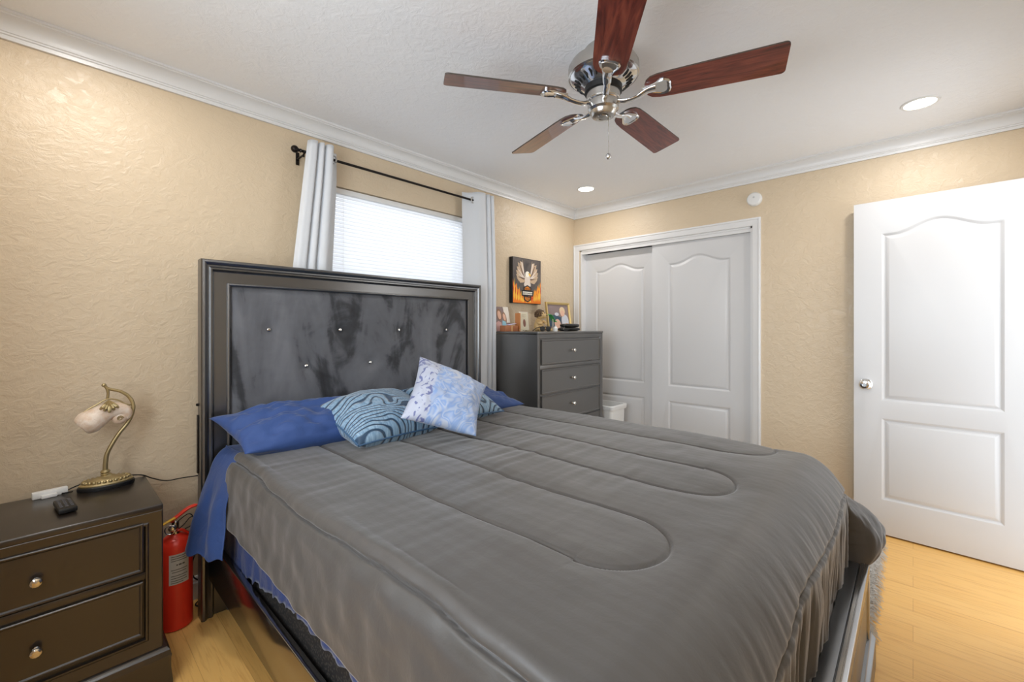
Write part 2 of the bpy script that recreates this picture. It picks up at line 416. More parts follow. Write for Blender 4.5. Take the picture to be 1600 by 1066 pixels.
def arch_panel(a0, a1, b0, bs, bp, n=28):
    """Outline with a shouldered arch on top; bs shoulder height, bp peak."""
    pts = [(a0, b0), (a1, b0)]
    for k in range(n + 1):
        u = 1 - 2 * k / n
        h = 0.5 * (1 + cos(pi * min(1, abs(u) / 0.82)))
        pts.append(((a0 + a1) / 2 + u * (a1 - a0) / 2, bs + (bp - bs) * h))
    return pts
def inset(poly, w, a0, a1, b0, arched=True):
    ca = (a0 + a1) / 2; W_ = (a1 - a0) / 2
    out = []
    for a, b in poly:
        na = ca + (a - ca) * (W_ - w) / W_
        nb = b + w if abs(b - b0) < 1e-6 else b - w
        out.append((na, nb))
    return out
def door_leaf(name, fn, wid, ht, th, z0, panels, parent=None, m=None):
    """Moulded leaf; local a in 0..wid, b up, d outward; panels = [(a0,a1,b0,bs,bp)]."""
    bm = bmesh.new()
    def loop(pts, d): 
        vs = [bm.verts.new(fn(a, b, d)) for a, b in pts]
        es = [bm.edges.new((vs[i], vs[(i + 1) % len(vs)])) for i in range(len(vs))]
        return vs, es
    ov, oe = loop([(0, z0), (wid, z0), (wid, z0 + ht), (0, z0 + ht)], 0)
    edges = list(oe)
    bv = [bm.verts.new(fn(a, b, -th)) for a, b in [(0, z0), (wid, z0), (wid, z0 + ht), (0, z0 + ht)]]
    for i in range(4): bm.faces.new((ov[i], ov[(i + 1) % 4], bv[(i + 1) % 4], bv[i]))
    bm.faces.new(bv[::-1])
    for (a0, a1, b0, bs, bp) in panels:
        base = arch_panel(a0, a1, b0, bs, bp) if bp > bs else [(a0, b0), (a1, b0), (a1, bs), (a0, bs)]
        rings = []
        for w, d in ((0, 0), (0.003, -0.001), (0.014, -0.0095), (0.019, -0.0095), (0.036, -0.0015), (0.039, -0.001)):
            pts = inset(base, w, a0, a1, b0); rings.append(loop(pts, d))
        edges += rings[0][1]
        for r in range(len(rings) - 1):
            A, B = rings[r][0], rings[r + 1][0]
            for i in range(len(A)): bm.faces.new((A[i], A[(i + 1) % len(A)], B[(i + 1) % len(A)], B[i]))
        bm.faces.new(rings[-1][0])
    bmesh.ops.triangle_fill(bm, use_beauty=True, use_dissolve=False, edges=edges)
    mb = MB().from_bm(bm)
    return mb.build(name, m or M['door'], parent, angle=22)
# sliding closet doors (right leaf runs in front)
for nm, y1, xf, pa in (('door_2', 0.884, XB + 0.028, (0.143, 0.633)), ('door_3', 1.608, XB + 0.072, (0.143, 0.643))):
    fn = (lambda y0, x0: (lambda a, b, d: (x0 - d, y0 + a, b)))(y1, xf)
    o = door_leaf(nm, fn, 0.776, 1.965, 0.035, 0.015, [(pa[0], pa[1], 0.770, 1.812, 1.868), (pa[0], pa[1], 0.16, 0.650, 0.0)])
    struct(o)
# open bedroom door
dd = Vector((-0.051, -0.9987)).normalized(); dn = Vector((-dd.y, dd.x)) * 1.0
if dn.x > 0: dn = -dn
def door_fn(a, b, d): return (3.464 + dd.x * a + dn.x * d, 0.274 + dd.y * a + dn.y * d, b)
d1 = struct(door_leaf('door_1', door_fn, 0.762, 2.032, 0.035, 0.010, [(0.132, 0.630, 0.820, 1.842, 1.905), (0.132, 0.630, 0.218, 0.716, 0.0)]))
mb = MB(); o3 = door_fn(0.060, 0.917, 0)
mb.lathe([(0.032, 0), (0.033, 0.006), (0.028, 0.010), (0.013, 0.014), (0.012, 0.030), (0.022, 0.036), (0.029, 0.046), (0.029, 0.056), (0.022, 0.064), (0.012, 0.066), (0.010, 0.062), (0, 0.062)], o3, (dn.x, dn.y, 0), 28)
plabel(mb.build('door_knob', M['chrome'], d1), 'round chrome door knob')
mb = MB()
for z in (0.25, 1.02, 1.8): mb.lathe([(0.006, -0.045), (0.006, 0.045)], door_fn(0.768, z, -0.002), (0, 0, 1), 12)
mb.build('hinge', M['nickel'], d1)
# doorway casing on the right wall
mb = MB(); fnC = lambda a, b, d: (a, YC + d, b)
frame(mb, fnC, (DX0 - 0.055, min(DX1 + 0.055, XB - 0.01), 0, DZ + 0.055), [(0, 0), (0, 0.016), (0.045, 0.012), (0.055, 0)], closed=False)
struct(mb.build('trim_6', M['white'], angle=25))
# window frame and glass
mb = MB(); yw = YA + 0.085
frame(mb, pY(yw + 0.03), (WX0, WX1, WZ0, WZ1), [(0, 0), (0, 0.03), (0.035, 0.03), (0.035, 0)])
mb.box((WX0, yw, (WZ0 + WZ1) / 2 - 0.02), (WX1, yw + 0.03, (WZ0 + WZ1) / 2 + 0.02))
w1 = struct(mb.build('window_1', M['white'], smooth=False))
MB().box((WX0 + 0.03, yw + 0.012, WZ0 + 0.03), (WX1 - 0.03, yw + 0.016, WZ1 - 0.03)).build('pane', M['glass'], w1, smooth=False)
MB().box((WX0 - 0.02, YA - 0.02, WZ0 - 0.02), (WX1 + 0.02, YA + 0.085, WZ0), bevel=0.004).build('window_sill', M['white'], w1)
# daylight outside the window
la = bpy.data.lights.new('window_daylight', 'AREA'); la.shape = 'RECTANGLE'; la.size = 1.3; la.size_y = 1.3; la.energy = DAY_W; la.color = (0.88, 0.94, 1.0)
lh = bpy.data.lights.new('hall_fill', 'AREA'); lh.shape = 'RECTANGLE'; lh.size = 0.7; lh.size_y = 1.2; lh.energy = HALL_FILL_W; lh.color = (1.0, 0.97, 0.93)  # added unseen fill light beyond the doorway, not a known hall lamp
lho = bpy.data.objects.new('hall_fill', lh); COL.objects.link(lho); lho.location = (3.05, -1.15, 1.6); lho.rotation_euler = (radians(90), 0, radians(22))
lo = bpy.data.objects.new('window_daylight', la); COL.objects.link(lo); lo.location = (1.6, YA + 0.55, 1.6); lo.rotation_euler = (radians(-90), 0, 0)

# ================================================================== BLINDS, CURTAINS
bl = thing('window_blind', 'white horizontal slat blind closed in the window behind the headboard', 'blind', (1.615, YA + 0.03, WZ0))
bx0, bx1, by = WX0 + 0.008, WX1 - 0.008, YA + 0.034
mb = MB(); mb.box((bx0, by - 0.020, WZ1 - 0.034), (bx1, by + 0.020, WZ1 - 0.004), bevel=0.002); mb.build('headrail', M['plastic'], bl)
mb = MB(); z = WZ1 - 0.045; til = radians(60)
while z > WZ0 + 0.03:
    pr = []
    for k in range(5):
        u = (k / 4 - 0.5) * 0.027; c = 0.0046 * (1 - (2 * k / 4 - 1) ** 2)
        pr.append((by + u * cos(til) - c * sin(til), z - u * sin(til) * 1 + 0 - c * cos(til)))
    # room edge of each slat hangs low
    mb.sweep([[(x, 2 * by - y, zz) for y, zz in pr] for x in (bx0 + 0.004, bx1 - 0.004)], False)
    z -= 0.0222
mb.build('slats', M['blind'], bl, angle=60)
mb = MB()
for fx in (0.12, 0.5, 0.88):
    x = bx0 + (bx1 - bx0) * fx
    for dy in (-0.013, 0.013): mb.tube([(x, by + dy, WZ1 - 0.03), (x, by + dy, WZ0 + 0.02)], 0.0009, 6)
mb.build('ladder_cord', M['plastic'], bl)
MB().box((bx0 + 0.004, by - 0.012, WZ0 + 0.012), (bx1 - 0.004, by + 0.012, WZ0 + 0.024), bevel=0.002).build('bottom_rail', M['plastic'], bl)

RY, RZ = YA - 0.09, 2.205
rod = thing('curtain_rod', 'dark bronze curtain rod with ball finials above the window', 'curtain rod', (1.6, RY, RZ))
mb = MB(); mb.tube([(0.905, RY, RZ), (2.275, RY, RZ)], 0.0075, 12); mb.build('rod', M['dark_metal'], rod)
for s, xe in ((-1, 0.905), (1, 2.275)):
    mb = MB(); mb.lathe([(0.009, 0), (0.011, 0.004), (0.007, 0.010), (0.010, 0.014), (0.006, 0.018)], (xe, RY, RZ), (s, 0, 0), 16)
    mb.sphere((xe + s * 0.033, RY, RZ), 0.019, 18); mb.build('finial', M['dark_metal'], rod)
for xe in (0.918, 2.25):
    mb = MB(); mb.box((xe - 0.009, YA - 0.006, RZ - 0.05), (xe + 0.009, YA, RZ + 0.02), bevel=0.002)
    mb.tube([(xe, YA - 0.004, RZ - 0.018), (xe, RY + 0.02, RZ - 0.018), (xe, RY + 0.008, RZ - 0.018), (xe, RY - 0.003, RZ - 0.012), (xe, RY - 0.011, RZ - 0.002)], 0.005, 10)
    mb.tube([(xe, RY, RZ - 0.012), (xe, RY, RZ - 0.030)], 0.004, 8); mb.build('bracket', M['dark_metal'], rod)

def interp(tab, z):
    for i in range(len(tab) - 1):
        if z <= tab[i + 1][0] or i == len(tab) - 2:
            a, b = tab[i], tab[i + 1]; t = (z - a[0]) / (b[0] - a[0]); return a[1] + (b[1] - a[1]) * t
def spline1(tab, x):
    """smooth curve through (x, y) knots."""
    n = len(tab)
    i = 0
    while i < n - 2 and x > tab[i + 1][0]: i += 1
    (x1, y1), (x2, y2) = tab[i], tab[i + 1]
    m1 = 0 if i == 0 else (y2 - tab[i - 1][1]) / (x2 - tab[i - 1][0]); m2 = 0 if i == n - 2 else (tab[i + 2][1] - y1) / (tab[i + 2][0] - x1)
    h = x2 - x1; t = (x - x1) / h; t2, t3 = t * t, t * t * t
    return (2 * t3 - 3 * t2 + 1) * y1 + (t3 - 2 * t2 + t) * h * m1 + (-2 * t3 + 3 * t2) * y2 + (t3 - t2) * h * m2
def curtain(label, xl, xr, prof, gx, zb=0.03, seed=0):
    t = thing('curtain', label, 'curtain', ((xl(1.5) + xr(1.5)) / 2, RY, zb), 'pale grey curtain panels')
    zt = 2.268
    def fn(u, v):
        z = zt - (zt - zb) * v
        x = xl(z) + (xr(z) - xl(z)) * (u + 0.012 * sin(6 * v + 9 * u) * v)
        y = RY + spline1(prof, u) * (1 - 0.1 * v) - 0.004 * nz(u * 7 + seed, v * 2.0) * v
        z2 = z - (0.010 * smooth01((spline1(prof, u) + 0.03) / 0.05)) * (1 - v)
        return (x, y, z2)
    o = MB().grid(fn, 170, 60).build('curtain_panel', M['curtain'], t, angle=180)
    so = o.modifiers.new('t', 'SOLIDIFY'); so.thickness = 0.002
    mb = MB()
    for x, y, d in gx:
        mb.lathe([(0.019, -0.004), (0.024, -0.004), (0.024, 0.004), (0.019, 0.004), (0.019, -0.004)], (x, y, RZ), d, 24, caps=False)
    mb.build('grommets', M['nickel'], t)
curtain('pale grey curtain gathered left of the window', lambda z: interp([(0, 0.78), (1.6, 0.858), (2.27, 0.932)], z), lambda z: interp([(0, 1.09), (1.6, 1.088), (2.1, 1.112), (2.27, 1.112)], z),
        [(0, -0.014), (0.06, -0.034), (0.14, -0.040), (0.25, -0.038), (0.30, -0.014), (0.335, -0.030), (0.40, -0.042), (0.46, -0.036), (0.50, -0.013), (0.545, -0.034), (0.63, -0.046), (0.73, -0.036), (0.79, 0.000), (0.87, 0.028), (1.0, 0.036)], [(1.078, RY, (0.95, 0.3, 0))])
curtain('pale grey curtain hanging right of the window near the dresser', lambda z: interp([(0, 2.04), (1.6, 2.052), (2.27, 2.046)], z), lambda z: interp([(0, 2.343), (1.6, 2.336), (2.27, 2.310)], z),
        [(0, 0.036), (0.10, 0.026), (0.25, 0.000), (0.42, -0.032), (0.58, -0.042), (0.66, -0.030), (0.69, -0.014), (0.73, -0.034), (0.80, -0.040), (0.84, -0.014), (0.88, -0.034), (0.95, -0.040), (1.0, -0.024)], [(2.114, RY - 0.004, (0.35, -0.94, 0))], seed=5)

# ================================================================== BED
bed = thing('bed', 'black lacquered queen bed with a tufted grey velvet headboard', 'bed', (1.26, 1.2, 0))
HX0, HX1, HZ = 0.441, 2.079, 1.567; HY = 2.245
# headboard
mb = MB()
prof = [(0, -0.055), (0, 0.004), (0.004, 0.010), (0.012, 0.012), (0.020, 0.006), (0.024, 0.000), (0.030, -0.002), (0.036, 0.002), (0.042, 0.002), (0.047, -0.006), (0.049, -0.014),
        (0.052, -0.016), (0.098, -0.013), (0.100, -0.006), (0.106, -0.004), (0.111, -0.008), (0.112, -0.030), (0.112, -0.055)]
frame(mb, pY(HY), (HX0, HX1, 0.0, HZ), prof, closed=False)
# side legs widen to the full post
hb = mb.build('headboard', M['black'], bed, angle=30)
btn = [(0.714, 1.258), (1.066, 1.256), (1.429, 1.254), (1.788, 1.253), (0.889, 1.073), (1.242, 1.070), (1.605, 1.07), (0.722, 0.883), (1.07, 0.883), (1.43, 0.883), (1.79, 0.883)]
PX0, PX1, PZ0, PZ1 = HX0 + 0.108, HX1 - 0.108, 0.42, HZ - 0.108
def vel(u, v):
    x = PX0 + (PX1 - PX0) * u; zz = PZ0 + (PZ1 - PZ0) * v
    e = min(x - PX0, PX1 - x, zz - PZ0, PZ1 - zz)
    d = 0.014 * smooth01(e / 0.03) - 0.026
    for bx, bz in btn:
        r2 = (x - bx) ** 2 + (zz - bz) ** 2
        d -= 0.012 * exp(-r2 / 0.0011) + 0.005 * exp(-r2 / 0.010)
    d += 0.003 * nz(x * 6, zz * 6)
    return (x, HY - d, zz)
pn = MB().grid(vel, 170, 110).build('upholstered_panel', M['velvet'], bed, angle=180)
plabel(pn, 'brushed dark grey velvet panel')
for bx, bz in btn:
    mb = MB(); mb.lathe([(0.0095, 0), (0.0105, 0.004), (0.0085, 0.0085), (0.005, 0.011), (0, 0.0115)], (bx, HY + 0.024, bz), (0, -1, 0), 10)
    plabel(mb.build('crystal_button', M['crystal'], pn, angle=15), 'clear crystal tuft button')
mb = MB(); mb.box((HX0 + 0.10, HY + 0.03, 0.12), (HX1 - 0.10, HY + 0.05, HZ - 0.10)); mb.build('back_panel', M['black'], bed, smooth=False)
mb = MB(); mb.box((HX0 - 0.004, HY + 0.040, 0.63), (HX0 - 0.0002, HY + 0.060, 0.885), bevel=0.001)
mb.lathe([(0.006, 0), (0.006, 0.006), (0.003, 0.008), (0, 0.008)], (HX0, HY + 0.05, 0.93), (-1, 0, 0), 12); mb.build('mounting_strip', M['dark_metal'], bed)
# side rails
for nm, x0, x1 in (('side_rail', 0.470, 0.492), ('side_rail', 2.028, 2.050)):
    mb = MB(); mb.box((x0, 0.17, 0.171), (x1, HY - 0.002, 0.345), bevel=0.003)
    mb.build(nm, M['rail'], bed)
MB().box((0.49, 0.20, 0.17), (2.03, 2.24, 0.195)).build('slat_base', M['black'], bed, smooth=False)
# footboard: panel with beaded top, end posts and a base moulding
FY = 0.120
mb = MB(); mb.box((0.45, FY + 0.008, 0.07), (2.066, FY + 0.056, 0.380), bevel=0.002)
fb = mb.build('footboard', M['black'], bed)
st = []
pr = [(0.000, 0.340), (-0.002, 0.345), (-0.002, 0.384), (0.000, 0.388), (0.002, 0.389), (0.0105, 0.389), (0.0112, 0.3872), (0.0128, 0.3872), (0.0135, 0.389), (0.022, 0.389), (0.024, 0.387), (0.026, 0.340)]
mb = MB(); mb.sweep([[(x, FY + y, z) for y, z in pr] for x in (0.446, 2.068)], False, close_prof=True); mb.build('top_rail', M['rail'], bed, angle=30)
MB().box((0.446, FY + 0.0262, 0.34), (2.068, FY + 0.064, 0.3855), bevel=0.003).build('ledge', M['black'], bed)
pr = [(0.006, 0.125), (-0.004, 0.122), (-0.008, 0.114), (-0.014, 0.110), (-0.018, 0.104), (-0.018, 0.0), (0.006, 0.0)]
mb = MB(); mb.sweep([[(x, FY + y, z) for y, z in pr] for x in (0.440, 2.110)], False, close_prof=True); mb.build('base_moulding', M['black'], bed, angle=30)
for x0, x1 in ((0.444, 0.475), (2.045, 2.072)):
    MB().box((x0, FY - 0.003, 0.0), (x1, FY + 0.06, 0.36), bevel=0.003).build('post', M['rail'], bed)
for x0, x1 in ((0.50, 1.245), (1.265, 2.02)):
    dr = MB().box((x0, FY + 0.003, 0.135), (x1, FY + 0.012, 0.34), bevel=0.003).build('drawer_front', M['black'], bed)
for x in (0.9, 1.6): MB().box((x, 1.1, 0.0), (x + 0.05, 1.15, 0.17), bevel=0.003).build('centre_leg', M['black'], bed)

bs = MB().box((0.51, 0.24, 0.196), (2.015, 2.235, 0.43), bevel=0.02, seg=3).build('box_spring', M['boxspring'])
tag(bs, 'dark mesh covered box spring resting inside the black bed frame', 'box spring')
mt = MB().box((0.51, 0.30, 0.431), (2.012, 2.225, 0.715), bevel=0.07, seg=4).build('mattress', M['bluedark'])
tag(mt, 'mattress on the dark box spring in a ruffled navy blue fitted sheet', 'mattress')
def fs(u, v):
    # runs down the left side, along the length; ruffled hem
    y = 0.36 + (2.20 - 0.36) * u
    hem = 0.295 + 0.125 * smooth01((2.2 - y) / 1.0) + 0.014 * nz(y * 22, 3) + 0.010 * nz(y * 48, 1)
    zt = 0.70; z = zt + (hem - zt) * v
    x = 0.502 - 0.010 * nz(y * 24, v * 2.0, 6) * v - 0.003 * nz(y * 14, z * 14) - 0.004 * v
    return (x, y, z)
o = MB().grid(fs, 260, 24).build('fitted_sheet', M['bluedark'], mt, angle=180)
o.modifiers.new('t', 'SOLIDIFY').thickness = 0.002

# ---- comforter
TOP = 0.757
def hump(y): return 0
def serp(x, y):
    """distance to the quilting line: long U-turns open towards the head."""
    d = 9
    wob = 0.006 * sin(y * 5 + x * 3)
    for c, hw in ((0.935, 0.145), (1.48, 0.135), (2.03, 0.135)):
        yc = 0.55
        if y >= yc: dd_ = abs(abs(x - c + wob) - hw)
        else: dd_ = abs(sqrt((x - c) ** 2 + (y - yc) ** 2) - hw)
        d = min(d, dd_)
    return d
RL, RR, RF = 0.055, 0.085, 0.165
XL, XR, YF = 0.488, 2.155, 0.178       # outer faces
QX0, QX1, QY0 = XL + RL, XR - RR, YF + RF
def comforter_pt(s, t):
    """s: -1..0 left drop, 0..1 top, 1..2 right drop; t: -1..0 foot drop, 0..1 length."""
    a = -min(s, 0); b = max(s - 1, 0); f = -min(t, 0)
    yhead = 1.985
    ts = max(t, 0); ss = min(max(s, 0), 1)
    qx = QX0 + (QX1 - QX0) * ss
    qx += 0.035 * ss ** 3 * sin(pi * ts) 
    head = 1.99 - 0.085 * smooth01((qx - 0.55) / 0.3) + 0.03 * smooth01((qx - 1.6) / 0.5)
    head += 0.02 * a
    qy = QY0 + (head - QY0) * ts
    DLen = 0.285 + 0.035 * (1 - ts) if a > 0 else (0.56 if b > 0 else 0.50)
    if a > 0 or b > 0:
        side = max(a, b)
        if f > 0:
            DF = 0.50; ang = atan2(f * DF, side * DLen); frac = 2 * ang / pi
            D = DLen + (DF - DLen) * frac
            d = max(side, f) * D
        else: ang = 0; frac = 0; d = side * DLen
        R = (RL if a > 0 else RR); R = R + (RF - R) * frac
        nx = (-1 if a > 0 else 1) * cos(ang); ny = -sin(ang)
    elif f > 0:
        d = f * 0.50; R = RF; nx, ny, frac, ang = 0, -1, 1, pi / 2
    else:
        d = 0; R = 1; nx = ny = frac = 0; ang = 0
    arc = R * pi / 2
    if d <= arc: th = d / R; h = R * sin(th); z = -R * (1 - cos(th)); k = 0
    else:
        k = d - arc
        fl = 0.06 if a > 0 else 0.16
        if f > 0 and b > 0:
            fl = 0.16 + 0.60 * max(0, sin(min(1, frac / 0.9) * pi)) ** 0.8 if frac < 0.9 else 0.0 + 0.16 * 0
            fl *= smooth01((1 - frac) / 0.14)
        if f > 0 and a == 0 and b == 0: fl = 0.0
        c = 1 / sqrt(1 + fl * fl); h = R + k * fl * c; z = -R - k * c
        if f > 0 and b > 0 and fl > 0.2:
            K = max(0.05, D - arc); w = k / K
            h = R + K * c * fl * sin(min(1, w) * 0.74 * pi)
    x = qx + nx * h; y = qy + ny * h; z = TOP + z
    # --- surface relief along the normal
    th = min(d / R, pi / 2) if d > 0 else 0
    N = Vector((nx * sin(th), ny * sin(th), cos(th)))
    fx = qx + nx * d; fy = qy + ny * d          # flattened coordinates
    off = 0.0
    if d < 0.14:
        ds = serp(fx, fy); off += (-0.0075 * exp(-(ds / 0.0048) ** 2) + 0.0042 * (1 - exp(-(ds / 0.035) ** 2))) * (1 - smooth01(d / 0.13))
        off += 0.0035 * nz(fx * 3.2, fy * 26, 1.0) * smooth01((fy - 0.4) / 0.5) * (0.4 + 0.6 * smooth01(1 - abs(fx - 1.35) / 0.5)) * (1 - smooth01(d / 0.13))
    off += 0.007 * nz(fx * 2.6, fy * 2.2, 4.0) + 0.002 * nz(fx * 11, fy * 11, 7)
    if a > 0 and f == 0:
        sd = 0.058 + 0.010 * sin(fy * 6.0) + 0.008 * nz(fy * 8, 2)
        off += -0.018 * exp(-((d - sd) / 0.004) ** 2) + 0.009 * exp(-((d - sd + 0.026) / 0.018) ** 2) + 0.012 * smooth01((d - sd) / 0.05)
        off += 0.005 * nz(fy * 14, d * 16, 3) * smooth01((d - sd) / 0.03)
    if f > 0 and a == 0:
        sd = 0.215 + 0.01 * sin(fx * 9)
        amp = (0.24 * smooth01((d - 0.06) / 0.15) + 0.76 * smooth01((d - sd) / 0.08)) * (1 - smooth01((0.35 - frac) / 0.35))
        sk = fx + 0.16 * d
        off += amp * (0.022 * nz(sk * 11, d * 1.5, 2) + 0.017 * nz(sk * 27, d * 2.2, 9) + 0.004 * nz(sk * 70, d * 4, 5))
        off += (-0.010 * exp(-((d - sd) / 0.006) ** 2) + 0.004 * exp(-((d - sd) / 0.03) ** 2)) * smooth01(frac / 0.7)
    if b > 0: off += 0.012 * sin(fy * 17 + 1.0) * smooth01((d - 0.1) / 0.3) * (1 - frac) + 0.02 * nz(fx * 7, fy * 7, 3) * smooth01((d - 0.12) / 0.2) * min(1, f * 3)
    if b > 0 and f > 0: off += 0.016 * nz(ang * 5, d * 5, 1) * smooth01((d - 0.2) / 0.1) + 0.007 * nz(ang * 14, d * 9, 2) * smooth01((d - 0.2) / 0.1)
    P = Vector((x, y, z)) + N * off
    if f > 0 and a == 0 and P.x < 2.075: P.y = max(P.y, 0.186 if P.z < 0.41 else 0.0)
    return P
NS_ = [(-1, 0, 84), (0, 1, 340), (1, 2, 60)]
sv = []
for s0, s1, n in NS_: sv += [s0 + (s1 - s0) * i / n for i in range(n)]
sv.append(2)
tv = [-1 + i / 100 for i in range(100)] + [i / 380 for i in range(381)]
vs = [comforter_pt(s, t) for t in tv for s in sv]
n1 = len(sv); fc = [(j * n1 + i, j * n1 + i + 1, (j + 1) * n1 + i + 1, (j + 1) * n1 + i) for j in range(len(tv) - 1) for i in range(n1 - 1)]
mb = MB(); mb.add(vs, fc)
cf = mb.build('comforter', M['comforter'], angle=180)
sm = cf.modifiers.new('t', 'SOLIDIFY'); sm.thickness = 0.016; sm.offset = -1
tag(cf, 'quilted charcoal grey comforter spread over the bed', 'comforter')

# ---- blue flat sheet folded out from under the pillows and hanging down the left side
rows = [  # (front point, back point)
    ((2.06, 1.80, 0.722), (2.06, 2.222, 0.722)), ((1.2, 1.80, 0.732), (1.2, 2.222, 0.732)), ((0.62, 1.86, 0.748), (0.60, 2.222, 0.742)), ((0.555, 1.90, 0.746), (0.53, 2.222, 0.738)),
    ((0.515, 1.925, 0.725), (0.490, 2.222, 0.70)), ((0.488, 1.935, 0.68), (0.466, 2.215, 0.64)), ((0.462, 1.94, 0.60), (0.438, 2.210, 0.56)), ((0.448, 1.925, 0.53), (0.412, 2.205, 0.47)), ((0.434, 1.89, 0.45), (0.390, 2.20, 0.39)), ((0.428, 1.875, 0.402), (0.376, 2.195, 0.345))]
def sheet(u, v):
    t = u * (len(rows) - 1); i = min(int(t), len(rows) - 2); w = t - i
    pts = []
    for k in (max(i - 1, 0), i, i + 1, min(i + 2, len(rows) - 1)):
        A, B = Vector(rows[k][0]), Vector(rows[k][1]); pts.append(A + (B - A) * v)
    p0, p1, p2, p3 = pts
    p = 0.5 * ((2 * p1) + (p2 - p0) * w + (2 * p0 - 5 * p1 + 4 * p2 - p3) * w * w + (3 * p1 - p0 - 3 * p2 + p3) * w ** 3)
    hang = smooth01((u - 0.55) / 0.2)
    p.x += hang * (0.010 * sin(v * 11 + u * 2) + 0.006 * nz(v * 6, u * 9)) - 0.004
    p.z += (1 - hang) * 0.004 * nz(p.x * 9, p.y * 12) + hang * 0.006 * sin(v * 23) * smooth01((u - 0.9) / 0.1)
    return p
o = MB().grid(sheet, 150, 60).build('flat_sheet', M['blue'], angle=180); o.modifiers.new('t', 'SOLIDIFY').thickness = 0.004
tag(o, 'blue cotton flat sheet hanging off the left corner of the bed', 'sheet')

# ---- pillows and cushions
def cushion(name, label, cat, m, c, thick, group=None, pinch=0.10, sag=0.0, seed=0, ears=0.0, piping=None, wr=0.006, n=56):
    """c: four corners (lower-left, lower-right, upper-right, upper-left)."""
    C = [Vector(p) for p in c]; nrm = ((C[1] - C[0]).cross(C[3] - C[0])).normalized()
    ctr = sum(C, Vector()) / 4
    def base(u, v):
        p = C[0] * (1 - u) * (1 - v) + C[1] * u * (1 - v) + C[2] * u * v + C[3] * (1 - u) * v
        a, b = 2 * u - 1, 2 * v - 1
        k = 1 - pinch * ((1 - a * a) * b * b + (1 - b * b) * a * a)
        return ctr + (p - ctr) * k, a, b
    def side(sg):
        def fn(u, v):
            p, a, b = base(u, v)
            e = max(0.0, (1 - abs(a) ** 2.6) * (1 - abs(b) ** 2.6))
            h = thick / 2 * e ** 0.55
            w = wr * (nz(u * 5 + seed, v * 5, sg) + 0.6 * nz(u * 13, v * 13 + seed, sg)) * min(1, e * 3)
            w += -0.5 * wr * max(0, sin(atan2(b, a) * 8 + seed)) * smooth01((max(abs(a), abs(b)) - 0.5) / 0.4) * min(1, e * 4)
            q = p + nrm * (sg * h + w)
            if q.z < 0.745 and sag >= 0: q.z = max(q.z, 0.745 + 0.0 * sag)
            return q
        return fn
    mb = MB(); mb.grid(side(1), n, n); mb.grid(side(-1), n, n, flip=True)
    o = mb.build(name, m, angle=180); tag(o, label, cat, group)
    bm = bmesh.new(); bm.from_mesh(o.data); bmesh.ops.remove_doubles(bm, verts=bm.verts[:], dist=0.0004); bmesh.ops.recalc_face_normals(bm, faces=bm.faces[:]); bm.to_mesh(o.data); bm.free()
    if piping:
        pts = []
        for k in range(4):
            for i in range(20):
                u, v = [(i / 20, 0), (1, i / 20), (1 - i / 20, 1), (0, 1 - i / 20)][k]
                p = base(u, v)[0]; p.z = max(p.z, 0.748); pts.append(p)
        pts.append(pts[0]); MB().tube(pts, 0.004, 8, caps=False).build('piping', piping, o)
    return o
cushion('pillow', 'plain blue pillow at the left end of the headboard', 'pillow', M['blue'],
        [(0.50, 1.845, 0.790), (1.17, 1.84, 0.780), (1.16, 2.195, 0.885), (0.455, 2.185, 0.885)], 0.155, 'blue sleeping pillows', pinch=0.07, seed=2, wr=0.022)
cushion('pillow', 'plain blue pillow mostly hidden at the right end of the headboard', 'pillow', M['blue'],
        [(1.40, 1.86, 0.775), (2.13, 1.87, 0.765), (2.10, 2.19, 0.84), (1.38, 2.19, 0.86)], 0.13, 'blue sleeping pillows', pinch=0.07, seed=5, wr=0.02)
M['tealpipe'] = mat('teal_piping', (64, 96, 128), 0.6)
cushion('throw_cushion', 'teal velvet cushion with a wavy line pattern lying left of the floral cushion', 'cushion', M['teal'],
        [(0.862, 1.665, 0.782), (1.315, 1.700, 0.782), (1.310, 2.085, 0.905), (0.838, 2.045, 0.895)], 0.21, 'teal wave cushions', pinch=0.05, seed=1, piping=M['tealpipe'])
cushion('throw_cushion', 'teal velvet wavy cushion partly hidden behind the floral cushion', 'cushion', M['teal'],
        [(1.36, 1.765, 0.785), (1.79, 1.735, 0.785), (1.80, 2.10, 0.93), (1.36, 2.13, 0.91)], 0.15, 'teal wave cushions', pinch=0.05, seed=4, piping=M['tealpipe'])
cushion('throw_cushion', 'pale blue floral damask cushion standing on its corner on the comforter', 'cushion', M['damask'],
        [(1.012, 1.590, 0.884), (1.294, 1.424, 0.782), (1.575, 1.655, 0.960), (1.290, 1.848, 1.122)], 0.15, None, pinch=0.09, seed=8, wr=0.009)

